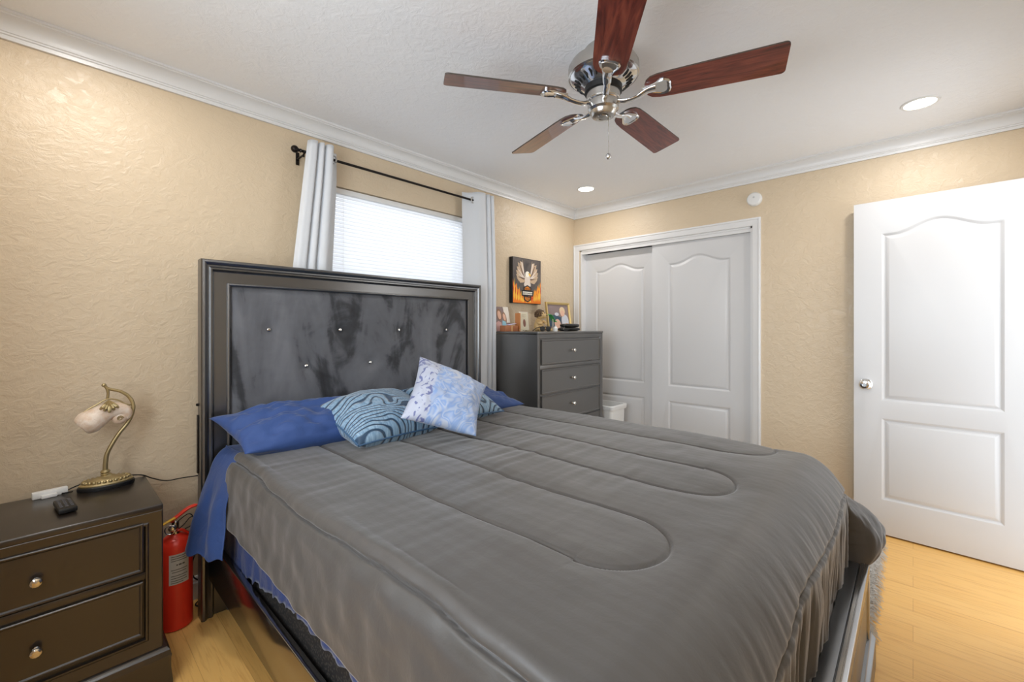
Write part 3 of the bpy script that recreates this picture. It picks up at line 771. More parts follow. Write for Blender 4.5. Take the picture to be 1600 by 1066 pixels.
# ================================================================== NIGHTSTAND
ns = thing('nightstand', 'dark espresso nightstand with two drawers left of the bed', 'nightstand', (-0.03, 2.15, 0))
NX0, NX1, NF, NB, NZ = -0.335, 0.273, 1.955, 2.370, 0.643
mb = MB(); mb.box((NX0 + 0.004, NF + 0.012, 0.10), (NX1 - 0.004, NB, NZ - 0.02), bevel=0.002); mb.build('body', M['espresso'], ns)
mb = MB(); mb.box((NX0, NF - 0.004, NZ - 0.022), (NX1, NB + 0.002, NZ), bevel=0.005, seg=3); mb.build('top', M['espresso'], ns)
mb = MB()
frame(mb, pY(NF + 0.012), (NX0, NX1, 0.132, NZ - 0.020), [(0, 0), (0, 0.012), (0.004, 0.014), (0.038, 0.006), (0.042, 0.009), (0.047, 0.009), (0.050, 0.002), (0.050, 0)])
mb.build('face_frame', M['espresso'], ns, angle=25)
mb = MB(); mb.box((NX0 + 0.048, NF + 0.004, 0.392), (NX1 - 0.048, NF + 0.016, 0.416), bevel=0.002); mb.build('divider', M['espresso'], ns)
mb = MB()
pr = [(0.0, 0.135), (-0.010, 0.133), (-0.014, 0.126), (-0.018, 0.122), (-0.020, 0.112), (-0.022, 0.104), (-0.020, 0.094), (-0.020, 0.060), (-0.024, 0.02), (-0.025, 0.0), (0.02, 0.0), (0.02, 0.135)]
st = [[(NX0 - 0.0 + (y * sx if y < 0 else 0), (NF + y if True else 0), z) for y, z in pr] for sx in (1,)]
def base_ring(mb):
    C = [(NX0, NB, -1, 0), (NX0, NF, -1, -1), (NX1, NF, 1, -1), (NX1, NB, 1, 0)]
    sts = [[(x - y * dx, (yy + (y if dy else 0)), z) for y, z in pr] for x, yy, dx, dy in C]
    mb.sweep(sts, False, close_prof=True)
base_ring(mb); mb.build('plinth', M['espresso'], ns, angle=25)
def knob(parent, o, s=1.0, m='crystal'):
    mb = MB(); mb.lathe([(0.009 * s, 0), (0.006 * s, 0.004 * s), (0.005 * s, 0.014 * s), (0.013 * s, 0.018 * s), (0.0165 * s, 0.023 * s), (0.0145 * s, 0.028 * s), (0.009 * s, 0.031 * s), (0, 0.032 * s)], o, (0, -1, 0), 12)
    return plabel(mb.build('knob', M[m], parent, angle=18), 'clear faceted crystal knob')
for z0, z1 in ((0.420, 0.588), (0.198, 0.386)):
    dx0, dx1 = NX0 + 0.054, NX1 - 0.054
    mb = MB(); mb.box((dx0, NF + 0.003, z0), (dx1, NF + 0.02, z1))
    frame(mb, pY(NF + 0.003), (dx0, dx1, z0, z1), [(0, 0), (0, 0.003), (0.003, 0.005), (0.007, 0.004), (0.011, 0.0)])
    d = mb.build('drawer', M['espresso'], ns, angle=25)
    knob(d, (-0.031, NF + 0.003, (z0 + z1) / 2 - 0.006), 0.9)

# lamp
LY = 2.32
lamp = thing('table_lamp', 'antique brass table lamp with a curled shell glass shade on the nightstand', 'lamp', (0.15, LY, NZ))
mb = MB(); mb.lathe([(0.082, 0.0), (0.084, 0.005), (0.083, 0.014), (0.078, 0.017)], (0.15, LY, NZ), n=48, sy=0.60); plabel(mb.build('foot', M['rubber'], lamp), 'black oval foot')
mb = MB(); mb.lathe([(0.079, 0.017), (0.080, 0.021), (0.076, 0.025), (0.068, 0.027), (0.060, 0.033), (0.050, 0.037), (0.030, 0.041), (0.020, 0.044), (0.014, 0.050), (0.010, 0.054)], (0.15, LY, NZ), n=48, sy=0.60)
for k in range(26):
    a = 2 * pi * k / 26; mb.sphere((0.15 + 0.066 * cos(a), LY + 0.066 * 0.60 * sin(a), NZ + 0.030), 0.0068, 8)
mb.build('base', M['brass'], lamp)
def spl(P, n=8):
    out = []
    for i in range(len(P) - 1):
        p0, p1, p2, p3 = [Vector(P[k]) for k in (max(i - 1, 0), i, i + 1, min(i + 2, len(P) - 1))]
        for j in range(n):
            w = j / n; out.append(0.5 * ((2 * p1) + (p2 - p0) * w + (2 * p0 - 5 * p1 + 4 * p2 - p3) * w * w + (3 * p1 - p0 - 3 * p2 + p3) * w ** 3))
    out.append(Vector(P[-1])); return out
mb = MB(); mb.lathe([(0.010, 0.0), (0.015, 0.006), (0.011, 0.010), (0.016, 0.015), (0.010, 0.022)], (0.146, LY, NZ + 0.046), n=20)
P = spl([(0.146, LY, 0.70), (0.147, LY, 0.74), (0.153, LY, 0.778), (0.182, LY, 0.84), (0.216, LY, 0.893), (0.229, LY, 0.945), (0.218, LY, 0.985), (0.192, LY, 1.012), (0.163, LY, 1.024), (0.152, LY, 1.030)])
mb.tube(P, [0.0082 - 0.003 * i / len(P) for i in range(len(P))], 12)
mb.tube(spl([(0.143, LY, 1.042), (0.150, LY, 1.030), (0.154, LY, 1.012), (0.152, LY, 0.985)]), [0.0065] + [0.005] * 15 + [0.0045] * 9, 10)
mb.sphere((0.142, LY, 1.043), 0.0075, 10)
mb.build('stem', M['brass'], lamp)
LSy = LY - 0.012
PS = spl([(0.183, LSy, 0.908), (0.196, LSy, 0.903), (0.206, LSy, 0.915), (0.203, LSy, 0.932), (0.183, LSy, 0.943), (0.150, LSy, 0.938), (0.122, LSy, 0.922), (0.098, LSy, 0.905), (0.078, LSy, 0.890)], 7)
RS = [0.006 + (0.046 - 0.006) * min(1, (i / (len(PS) - 8)) ** 1.1) for i in range(len(PS))]
for i in range(len(PS)):
    t = i / (len(PS) - 1)
    if t > 0.82: RS[i] *= 1 - 0.30 * ((t - 0.82) / 0.18) ** 2
mb = MB(); mb.tube(PS, RS, 28, caps=False); mb.sphere((0.186, LSy - 0.004, 0.910), 0.024, 18, sc=(1, 0.9, 1))
sh = mb.build('shade', M['shell'], lamp, angle=180); plabel(sh, 'cream shell shaped glass shade')
mb = MB(); mb.tube(spl([(0.072, LSy, 0.935), (0.098, LSy, 0.956), (0.122, LSy, 0.972), (0.150, LSy, 0.988), (0.180, LSy, 0.982), (0.205, LSy, 0.962), (0.226, LY, 0.955)]), 0.0028, 8)
mb.tube([(0.186 + 0.010 * cos(a) * (1 - a / 14), LSy - 0.027, 0.912 + 0.010 * sin(a) * (1 - a / 14)) for a in [k * 0.4 for k in range(26)]], 0.0018, 6)
mb.build('shade_trim', M['brass'], lamp)
mb = MB()
for k in range(5):
    a = radians(-44 + 22 * k); d = Vector((sin(a), 0, -cos(a)))
    o = Vector((0.154, LSy, 0.984)); pts = [o + Vector((0, -0.012 - 0.034 * smooth01(w * 1.6), 0)) + d * (0.044 * w) * (1.0 if k == 2 else 0.88) for w in (0, 0.25, 0.5, 0.75, 1)]
    mb.tube(pts, [0.003, 0.005, 0.0065, 0.0065, 0.003], 8)
plabel(mb.build('leaf_clasp', M['brass'], lamp), 'fanned brass leaf clasp')
mb = MB(); cz = NZ + 0.0035
mb.tube(spl([(0.055, 2.31, cz + 0.006), (0.04, 2.325, cz + 0.002), (0.03, 2.345, cz), (0.075, 2.365, cz + 0.012), (0.12, 2.365, cz + 0.022), (0.18, 2.362, cz + 0.022), (0.225, 2.366, cz + 0.012), (0.262, 2.37, cz + 0.002), (0.30, 2.40, 0.618), (0.35, 2.42, 0.590), (0.41, 2.43, 0.585), (0.50, 2.44, 0.575)]), 0.0024, 8)
mb.build('cord', M['rubber'], lamp)
# remote and white sensor
rm = thing('remote_control', 'small black remote control lying on the nightstand', 'remote control', (0.03, 2.13, NZ))
def obox(mb, c, ax, L, Wd, z0, z1, bevel=0.003, mi=0):
    a = Vector(ax).normalized(); b = Vector((-a.y, a.x, 0))
    sub = MB().box((-L / 2, -Wd / 2, z0), (L / 2, Wd / 2, z1), bevel=bevel)
    return mb.add([(c[0] + a.x * x + b.x * y, c[1] + a.y * x + b.y * y, z) for x, y, z in sub.v], sub.f, mi)
ra = Vector((0.10, -1, 0)); rb = Vector((1, 0.10, 0)).normalized(); ran = ra.normalized()
mb = MB(); obox(mb, (0.034, 2.135), ra, 0.125, 0.046, NZ + 0.004, NZ + 0.021, 0.004); mb.build('body', M['rubber'], rm)
mb = MB(); flat('remote_key', (86, 86, 90), 0.5)
for i in range(6):
    for j in (-1, 0, 1):
        c = Vector((0.034, 2.135, 0)) + ran * (-0.048 + i * 0.017) + rb * (j * 0.013); obox(mb, (c.x, c.y), ra, 0.008, 0.008, NZ + 0.0205, NZ + 0.0225, 0.001)
mb.build('buttons', M['remote_key'], rm)
ws = thing('contact_sensor', 'white plastic bar shaped device at the back of the nightstand', 'device', (-0.0, 2.34, NZ))
mb = MB(); wa = Vector((1, 0.12, 0)); obox(mb, (-0.002, 2.345), wa, 0.092, 0.024, NZ, NZ + 0.024, 0.003); mb.build('body', M['plastic'], ws)
mb = MB(); obox(mb, (-0.004, 2.327), wa, 0.040, 0.014, NZ, NZ + 0.012, 0.002); mb.build('magnet', M['plastic'], ws)

# ================================================================== FIRE EXTINGUISHER
EX, EY, ER = 0.363, 2.305, 0.061
fe = thing('fire_extinguisher', 'red fire extinguisher standing on the floor between nightstand and bed', 'fire extinguisher', (EX, EY, 0))
mb = MB(); mb.lathe([(0.052, 0), (ER, 0.006), (ER, 0.335), (0.058, 0.352), (0.050, 0.368), (0.036, 0.380), (0.020, 0.388), (0.016, 0.392)], (EX, EY, 0), n=48); mb.build('cylinder', M['red'], fe, angle=40)
mb = MB(); th0 = atan2(-EY, -EX)
def lab(u, v, r=ER + 0.0006): a = th0 - 0.35 + 1.15 * u; return (EX + r * cos(a), EY + r * sin(a), 0.198 + 0.125 * v)
mb.grid(lab, 24, 4, 0)
for k, (u0, u1, v0) in enumerate([(0.1, 0.9, 0.92), (0.1, 0.8, 0.85), (0.1, 0.9, 0.78), (0.35, 0.42, 0.62), (0.46, 0.60, 0.62), (0.64, 0.76, 0.62), (0.1, 0.9, 0.48), (0.15, 0.85, 0.40), (0.1, 0.9, 0.28), (0.1, 0.85, 0.2), (0.1, 0.9, 0.12), (0.1, 0.7, 0.05)]):
    hgt = 0.05 if 0.55 < v0 < 0.7 else 0.022
    mb.grid(lambda u, v: lab(u0 + (u1 - u0) * u, v0 + hgt * v, ER + 0.0011), 8, 1, 1)
plabel(mb.build('label', [M['label'], M['ink']], fe, smooth=False), 'pale printed instruction label')
mb = MB(); mb.lathe([(0.017, 0.388), (0.017, 0.402), (0.013, 0.406), (0.013, 0.440), (0.010, 0.444)], (EX, EY, 0), n=20); mb.build('valve', M['nickel'], fe)
mb = MB(); mb.tube(spl([(EX - 0.02, EY - 0.005, 0.446), (EX + 0.01, EY, 0.462), (EX + 0.045, EY + 0.005, 0.482), (EX + 0.078, EY + 0.01, 0.486)]), [0.011, 0.012, 0.012] + [0.012] * 20 + [0.008] * 2, 10, flat=0.55, up=(0, 0, 1)); mb.build('lever', M['red'], fe)
mb = MB(); mb.tube(spl([(EX + 0.0, EY - 0.010, 0.405), (EX + 0.022, EY - 0.014, 0.402), (EX + 0.050, EY - 0.010, 0.372), (EX + 0.064, EY - 0.01, 0.345)]), 0.009, 10, flat=0.6, up=(0, 0, 1)); mb.build('carry_handle', M['red'], fe)
mb = MB(); mb.tube(spl([(EX - 0.050, EY - 0.03, 0.448), (EX - 0.03, EY - 0.028, 0.456), (EX - 0.005, EY - 0.02, 0.462)]), 0.008, 10, flat=0.6); plabel(mb.build('seal_tag', M['yellow'], fe), 'yellow plastic seal')
mb = MB()
tor = lambda c, R, r, ax, ay: mb.tube([Vector(c) + Vector(ax) * (R * cos(a)) + Vector(ay) * (R * sin(a)) for a in [2 * pi * k / 24 for k in range(25)]], r, 8, caps=False)
tor((EX - 0.025, EY - 0.045, 0.425), 0.017, 0.0022, (0.95, -0.3, 0), (0, 0.2, 0.98)); mb.build('pull_ring', M['chrome'], fe)
mb = MB(); mb.lathe([(0.013, 0), (0.014, 0.008), (0.010, 0.010), (0, 0.010)], (EX - 0.012, EY - 0.012, 0.420), (-0.15, -1, 0), 16); mb.build('gauge', M['chrome'], fe)
mb = MB()
mb.tube(spl([(EX + 0.005, EY + 0.012, 0.43), (EX + 0.045, EY + 0.01, 0.455), (EX + 0.062, EY - 0.0, 0.44), (EX + 0.058, EY - 0.005, 0.41), (EX + 0.030, EY - 0.02, 0.405)]), 0.0022, 8)
mb.tube(spl([(EX - 0.02, EY - 0.03, 0.40), (EX + 0.02, EY - 0.03, 0.425), (EX + 0.050, EY - 0.01, 0.445), (EX + 0.075, EY + 0.02, 0.43)]), 0.0020, 8)
mb.build('safety_wire', M['rubber'], fe)
# loose cable by the baseboard
mb = MB(); mb.tube(spl([(0.49, 2.435, 0.30), (0.455, 2.43, 0.22), (0.440, 2.425, 0.16), (0.455, 2.42, 0.11), (0.50, 2.415, 0.085), (0.55, 2.41, 0.06), (0.50, 2.40, 0.030), (0.452, 2.39, 0.012), (0.46, 2.37, 0.004), (0.52, 2.36, 0.004), (0.60, 2.36, 0.004)]), 0.003, 8)
tag(mb.build('power_cable', M['rubber']), 'thin black cable looping down to the floor behind the headboard leg', 'cable')

# ================================================================== DRESSER
ds = thing('dresser', 'tall black chest of drawers in the corner by the closet', 'dresser', (2.79, 2.16, 0))
QX0_, QX1_, QF, QB, QZ = 2.353, 3.226, 1.945, 2.405, 1.238
mb = MB(); mb.box((QX0_ + 0.006, QF + 0.014, 0.06), (QX1_ - 0.006, QB, QZ - 0.02)); 
mb.box((QX0_ + 0.002, QF + 0.014, 0.06), (QX0_ + 0.008, QF + 0.075, QZ - 0.03), bevel=0.001)
mb.build('body', M['dresser'], ds, smooth=False)
mb = MB(); mb.box((QX0_ - 0.002, QF - 0.004, QZ - 0.016), (QX1_ + 0.002, QB, QZ), bevel=0.004, seg=3); mb.build('top', M['dresser'], ds)
mb = MB(); frame(mb, pY(QF + 0.014), (QX0_, QX1_, 0.13, QZ - 0.016), [(0, 0), (0, 0.012), (0.004, 0.014), (0.026, 0.007), (0.030, 0.010), (0.034, 0.009), (0.037, 0.001), (0.037, 0)])
mb.box((QX0_ + 0.03, QF + 0.006, 0.966), (QX1_ - 0.03, QF + 0.016, 0.994), bevel=0.003)
mb.build('face_frame', M['dresser'], ds, angle=25)
mb = MB(); mb.box((QX0_ - 0.008, QF - 0.012, 0), (QX1_ + 0.008, QB, 0.13), bevel=0.006); mb.build('plinth', M['dresser'], ds)
for z0, z1 in ((0.999, 1.178), (0.786, 0.962), (0.577, 0.772), (0.366, 0.563), (0.150, 0.352)):
    mb = MB(); a0, a1 = QX0_ + 0.048, QX1_ - 0.048
    mb.box((a0, QF + 0.004, z0), (a1, QF + 0.03, z1))
    frame(mb, pY(QF + 0.004), (a0, a1, z0, z1), [(0, 0), (0, 0.003), (0.003, 0.005), (0.007, 0.004), (0.011, 0.0)])
    d = mb.build('drawer', M['dresser'], ds, angle=25)
    knob(d, (2.785, QF + 0.004, (z0 + z1) / 2 + 0.004), 0.95)

# ---- things on the dresser
DZT = QZ
def pic(a0, a1, b0, b1, fn, mb, shapes, mis):
    """flat picture polygons, each a hair proud of the last; coordinates 0..1"""
    for i, (poly, mi) in enumerate(zip(shapes, mis)):
        mb.prism([(a0 + (a1 - a0) * x, b0 + (b1 - b0) * y) for x, y in poly], fn, 0.0002 + 0.00025 * (i + 1), mi)
def ell(cx, cy, rx, ry, n=18, rot=0): return [(cx + rx * cos(t) * cos(rot) - ry * sin(t) * sin(rot), cy + rx * cos(t) * sin(rot) + ry * sin(t) * cos(rot)) for t in [2 * pi * k / n for k in range(n)]]
def leaning(x, y, ax, lean):
    """plane standing at (x,y), width along ax, leaning back by lean."""
    a = Vector((ax[0], ax[1], 0)).normalized(); nrm = Vector((a.y, -a.x, 0))
    if nrm.y > 0: nrm = -nrm
    up = Vector((-nrm.x * sin(lean), -nrm.y * sin(lean), cos(lean))); out = (nrm * cos(lean) + Vector((0, 0, 1)) * sin(lean))
    return lambda p, q, d: tuple(Vector((x, y, DZT)) + a * p + up * q + out * d)
skin = flat('photo_skin', (226, 182, 158)); hair = flat('photo_hair', (150, 116, 92)); bgp = flat('photo_backdrop', (142, 124, 122)); shirt = flat('photo_shirt', (150, 196, 214)); cream = flat('photo_cream', (232, 224, 212))
navy = flat('photo_navy', (62, 84, 104)); blond = flat('photo_blond', (224, 198, 160)); pal = flat('photo_pale', (206, 208, 216)); gold = mat('gilt_frame', (206, 178, 116), 0.35, 0.3)
# left photo
pf = thing('photo_frame', 'unframed photo of two people leaning behind the wooden box on the dresser', 'photo', (2.44, 2.375, DZT))
fn = leaning(2.364, 2.368, (1, 0.0), radians(8))
PW, PH = 0.168, 0.196
mb = MB(); mb.prism([(0.0, 0.0), (PW, 0.0), (PW - 0.012, PH), (0.0, PH)], fn, -0.005, 0)
mb.build('backing', cream, pf, smooth=False)
mb = MB(); pic(0, PW, 0, PH, fn, mb, [[(0, 0), (1, 0), (0.93, 1), (0, 1)], [(0.68, 0.35), (0.98, 0.35), (0.92, 1), (0.56, 1)], ell(0.62, 0.56, 0.12, 0.24, rot=0.3), ell(0.28, 0.68, 0.17, 0.24, rot=0.2),
    [(0.02, 0.02), (0.42, 0.02), (0.36, 0.36), (0.18, 0.42), (0.02, 0.34)], [(0.36, 0.04), (0.78, 0.04), (0.66, 0.40), (0.46, 0.44)], ell(0.60, 0.58, 0.085, 0.15, rot=0.3), ell(0.27, 0.66, 0.115, 0.18, rot=0.2)], [2, 0, 4, 4, 5, 3, 1, 1])
mb.build('print', [cream, skin, bgp, shirt, hair, flat('photo_pink', (204, 164, 160))], pf, smooth=False)
# wooden box with papers
wb = thing('keepsake_box', 'small brown wooden box with papers on the left of the dresser top', 'box', (2.437, 2.305, DZT))
brn = flat('box_wood', (170, 106, 68), 0.5); brn2 = flat('box_band', (206, 160, 110), 0.5); lil = flat('lilac_paper', (214, 206, 236), 0.6); lbl = flat('blue_paper', (176, 208, 222), 0.6)
mb = MB(); mb.box((2.366, 2.275, DZT), (2.510, 2.335, DZT + 0.046), bevel=0.003); mb.build('body', brn, wb)
mb = MB(); mb.box((2.432, 2.2735, DZT), (2.448, 2.3365, DZT + 0.0472), bevel=0.001); mb.build('band', brn2, wb)
mb = MB(); mb.prism([(2.42, 2.28), (2.50, 2.285), (2.505, 2.325), (2.435, 2.33)], lambda a, b, d: (a, b, DZT + 0.048 + 0.15 * (a - 2.42) + d), 0.002); mb.build('paper', lil, wb, smooth=False)
# slotted brown stand beside the card
mb = MB(); mb.box((2.534, 2.28, DZT), (2.546, 2.33, DZT + 0.145), bevel=0.002)
tag(mb.build('wooden_slat', flat('orange_wood', (196, 128, 74), 0.5)), 'upright orange brown wooden slat just left of the pale card on the dresser', 'wood slat')
cdn = thing('memorial_card', 'tall cream card with a brown oval motif standing on the dresser', 'card', (2.62, 2.30, DZT))
fn = leaning(2.566, 2.300, (1, 0.0), radians(6)); mb = MB(); mb.prism([(0, 0), (0.106, 0), (0.106, 0.158), (0, 0.158)], fn, -0.004); mb.build('card', cream, cdn, smooth=False)
mb = MB(); pic(0, 0.106, 0, 0.158, fn, mb, [[(0.05, 0.03), (0.95, 0.03), (0.95, 0.97), (0.05, 0.97)], ell(0.52, 0.42, 0.16, 0.20), [(0.28, 0.85), (0.78, 0.85), (0.78, 0.87), (0.28, 0.87)], [(0.28, 0.77), (0.78, 0.77), (0.78, 0.79), (0.28, 0.79)]], [0, 1, 2, 2])
mb.build('print', [flat('card_print', (238, 230, 206)), flat('brown_motif', (156, 112, 98)), flat('card_line', (214, 200, 170))], cdn, smooth=False)
# figurine
fg = thing('figurine', 'small golden brown seated animal figurine with a dark shaggy head on the dresser', 'figurine', (2.655, 2.18, DZT))
fur = flat('figurine_brown', (86, 62, 36), 0.5); tan = flat('figurine_tan', (196, 164, 112), 0.5); blk = flat('figurine_nose', (24, 20, 18), 0.4)
fx, fy = 2.655, 2.18
mb = MB(); mb.lathe([(0.03, 0), (0.046, 0.02), (0.044, 0.05), (0.030, 0.085), (0.022, 0.10)], (fx - 0.004, fy, DZT), n=20, sy=0.8)
for s in (-1, 1):
    mb.tube(spl([(fx + s * 0.030, fy - 0.01, DZT + 0.085), (fx + s * 0.046, fy - 0.03, DZT + 0.066), (fx + s * 0.026, fy - 0.048, DZT + 0.062)]), 0.011, 10)
    mb.tube(spl([(fx + s * 0.03, fy - 0.015, DZT + 0.018), (fx + s * 0.05, fy - 0.045, DZT + 0.022), (fx + s * 0.058, fy - 0.062, DZT + 0.016)]), 0.014, 10)
mb.build('body', tan, fg, angle=60)
hd = Vector((fx - 0.005, fy - 0.012, DZT + 0.130)); mb = MB(); mb.sphere(hd, 0.037, 20); mb.sphere(hd + Vector((0.014, -0.030, -0.008)), 0.021, 14); h1 = mb.build('head', tan, fg, angle=60)
mb = MB()
rr = random.Random(3)
for k in range(70):
    th = rr.uniform(0, 2 * pi); ph = rr.uniform(0.0, 1.9); d = Vector((sin(ph) * cos(th), sin(ph) * sin(th), cos(ph)))
    if d.y < -0.25 and d.z < 0.72 and d.x > -0.55: continue
    mb.sphere(hd + d * 0.036, 0.0105, 8)
mb.build('mane', fur, h1, angle=60)
mb = MB(); mb.sphere(hd + Vector((0.026, -0.047, -0.006)), 0.007, 10); mb.sphere(hd + Vector((-0.010, -0.034, 0.012)), 0.004, 8); mb.sphere(hd + Vector((0.016, -0.034, 0.014)), 0.004, 8); mb.build('nose_and_eyes', blk, h1, angle=60)
# right photo frame
gf = thing('photo_frame', 'gilt framed photo of a child and adult on the right of the dresser', 'photo frame', (3.02, 2.27, DZT))
fn = leaning(2.892, 2.275, (1, -0.04), radians(8)); mb = MB()
frame(mb, fn, (0, 0.322, 0, 0.252), [(0, -0.006), (0, 0.012), (0.006, 0.014), (0.014, 0.010), (0.020, 0.006), (0.020, -0.006)]); mb.build('frame', gold, gf, angle=25)
mb = MB(); mb.prism([(0.01, 0.01), (0.312, 0.01), (0.312, 0.242), (0.01, 0.242)], fn, -0.004)
mb.build('backing', cream, gf, smooth=False)
mb = MB(); pic(0.018, 0.304, 0.018, 0.234, fn, mb, [[(0, 0), (1, 0), (1, 1), (0, 1)], [(0.02, 0.1), (0.6, 0.05), (0.62, 0.48), (0.3, 0.58), (0.04, 0.50)], ell(0.42, 0.60, 0.10, 0.07), ell(0.42, 0.20, 0.15, 0.20), ell(0.80, 0.32, 0.17, 0.28), ell(0.70, 0.74, 0.135, 0.17), ell(0.70, 0.64, 0.105, 0.13), ell(0.86, 0.18, 0.10, 0.06)], [0, 1, 4, 2, 4, 3, 2, 2])
mb.build('print', [bgp, navy, skin, blond, pal], gf, smooth=False)
# green leaf ornament
lf = thing('leaf_ornament', 'bright green leaf shaped ornament on a pale stem on the dresser', 'ornament', (2.81, 2.17, DZT))
mb = MB(); mb.lathe([(0.018, 0), (0.018, 0.004), (0.004, 0.008), (0.0035, 0.105)], (2.815, 2.165, DZT), n=12); mb.build('stem', cream, lf)
def leaf(u, v):
    x = (u - 0.5) * 0.125; w = 0.021 * (1 - (2 * u - 1) ** 2) ** 0.7; y = (2 * v - 1) * w
    return (2.805 + x, 2.165 + y, DZT + 0.110 - 0.30 * x - 0.25 * abs(y) + 0.02 * sin(u * 6))
o = MB().grid(leaf, 24, 8).build('leaf', flat('leaf_green', (70, 164, 92), 0.4), lf, angle=180); o.modifiers.new('t', 'SOLIDIFY').thickness = 0.002
# black pouch
bp = thing('pouch', 'folded black leather pouch on the right front of the dresser top', 'pouch', (2.90, 2.05, DZT))
lth = flat('black_leather', (24, 22, 22), 0.35)
def blob(mb, c, r, n=24, pw=0.7, seed=0, mi=0):
    vs0 = len(mb.v); mb.sphere(c, 1.0, n, mi)
    for i in range(vs0, len(mb.v)):
        d = Vector(mb.v[i]) - Vector(c); q = Vector([(abs(k) ** pw) * (1 if k >= 0 else -1) for k in d])
        q = q * (1 + 0.08 * nz(d.x * 3 + seed, d.y * 3, d.z * 3)); mb.v[i] = (c[0] + q.x * r[0], c[1] + q.y * r[1], c[2] + q.z * r[2])
mb = MB(); blob(mb, (2.880, 2.05, DZT + 0.016), (0.125, 0.050, 0.0155), seed=1); mb.build('lower_fold', lth, bp, angle=180)
mb = MB(); blob(mb, (2.890, 2.05, DZT + 0.046), (0.108, 0.045, 0.016), seed=4); mb.build('upper_fold', lth, bp, angle=180)
mb = MB(); mb.tube(spl([(2.775, 2.02, DZT + 0.03), (2.75, 2.01, DZT + 0.012), (2.775, 2.0, DZT + 0.006), (2.815, 2.0, DZT + 0.02)]), 0.005, 8); mb.build('strap', lth, bp)
# sunglasses
sg = thing('sunglasses', 'black sunglasses lying on the dresser in front of the figurine', 'sunglasses', (2.535, 2.04, DZT))
mb = MB()
for x in (2.50, 2.57): blob(mb, (x, 2.02, DZT + 0.020), (0.030, 0.004, 0.019), 18, 0.8)
mb.build('lenses', M['rubber'], sg, angle=60)
mb = MB(); mb.tube([(2.465, 2.022, DZT + 0.034), (2.605, 2.022, DZT + 0.034)], 0.003, 8)
for x in (2.467, 2.603): mb.tube(spl([(x, 2.022, DZT + 0.032), (x + 0.01, 2.06, DZT + 0.026), (x + 0.015, 2.10, DZT + 0.005)]), 0.0028, 8)
mb.build('temples', M['rubber'], sg)
# key bunch, coins, small bottle
kb = thing('key_bunch', 'bunch of keys on the dresser top left of the sunglasses', 'keys', (2.47, 2.17, DZT))
mb = MB(); brs = M['brass']
for i, a in enumerate((0.2, 0.9, -0.5, 2.6)):
    c = Vector((2.47, 2.17, DZT + 0.003 + 0.003 * i)); d = Vector((cos(a), sin(a) * 0.6, 0))
    mb.tube([c + d * 0.012, c + d * 0.055], 0.004, 8, flat=0.4, up=(0, 0, 1)); blob(mb, tuple(c + d * 0.012), (0.012, 0.012, 0.002), 14)
mb.build('keys', brs, kb, angle=60)
mb = MB(); cK = (2.47, 2.17, DZT + 0.008); mb.tube([(cK[0] + 0.014 * cos(a), cK[1] + 0.014 * sin(a), cK[2]) for a in [2 * pi * k / 20 for k in range(21)]], 0.0015, 6, caps=False); mb.build('ring', M['nickel'], kb)
mb = MB(); mb.lathe([(0.017, 0), (0.018, 0.003), (0.018, 0.026), (0.012, 0.032), (0.009, 0.034), (0.009, 0.044), (0, 0.044)], (2.672, 2.03, DZT), n=18)
tag(mb.build('small_jar', M['plastic']), 'tiny white jar between the sunglasses and the black pouch', 'jar')

# ================================================================== CANVAS
cv = thing('canvas_print', 'square canvas of an eagle over flames on the wall above the dresser', 'picture', (2.787, YA - 0.02, 1.66))
KX0, KX1, KZ0, KZ1, KD = 2.603, 2.971, 1.473, 1.858, 0.040
mb = MB(); mb.box((KX0, YA - KD, KZ0), (KX1, YA - 0.001, KZ1), bevel=0.002)
plabel(mb.build('stretcher', flat('canvas_black', (18, 17, 18), 0.6), cv), 'black wrapped canvas edge')
def mk_canvas():
    m = mat('canvas_ground', (84, 76, 74), 0.6); t = NT(m)
    n = t.noise(t.mapping(), 9, 4, 0.55, 0.8); t.color(t.ramp(n, [(0.3, lin((66, 60, 60))), (0.7, lin((106, 97, 92)))])); return m
cm = [mk_canvas(), flat('flame_red', (206, 64, 34)), flat('flame_orange', (238, 126, 34)), flat('flame_yellow', (248, 196, 70)), flat('eagle_tan', (196, 170, 142)), flat('eagle_pale', (222, 208, 196)), flat('eagle_white', (246, 240, 226)), flat('badge_black', (38, 34, 34)), flat('badge_orange', (226, 134, 40)), flat('eagle_brown', (122, 98, 82))]
rr = random.Random(11)
def flames(base, top, n, x0=0.0, x1=1.0, jag=0.06):
    pts = [(x0, 0.0), (x1, 0.0)]
    for k in range(n + 1):
        x = x1 + (x0 - x1) * k / n; e = abs(2 * (x - 0.5)) ** 1.5
        h = base + (top - base) * e + (jag if k % 2 == 0 else -jag * 0.9) * rr.uniform(0.5, 1.3)
        pts.append((min(1, max(0, x)), max(0.02, h)))
    return pts
def wing(s):
    P = [(0.47, 0.50), (0.40, 0.62)]
    tips = [(0.33, 0.97), (0.24, 0.93), (0.16, 0.90), (0.13, 0.80), (0.10, 0.72), (0.10, 0.63), (0.12, 0.56), (0.20, 0.50)]
    for i, t in enumerate(tips):
        P.append(t); nx = tips[min(i + 1, len(tips) - 1)]
        P.append(((t[0] + nx[0]) / 2 + 0.045, (t[1] + nx[1]) / 2 - 0.055))
    P.append((0.36, 0.46))
    return P if s < 0 else [(1 - x, y) for x, y in P][::-1]
shapes = [[(0, 0), (1, 0), (1, 1), (0, 1)], flames(0.12, 0.46, 18), flames(0.08, 0.36, 22), flames(0.05, 0.22, 26, jag=0.07)]; mis = [0, 2, 1, 2]
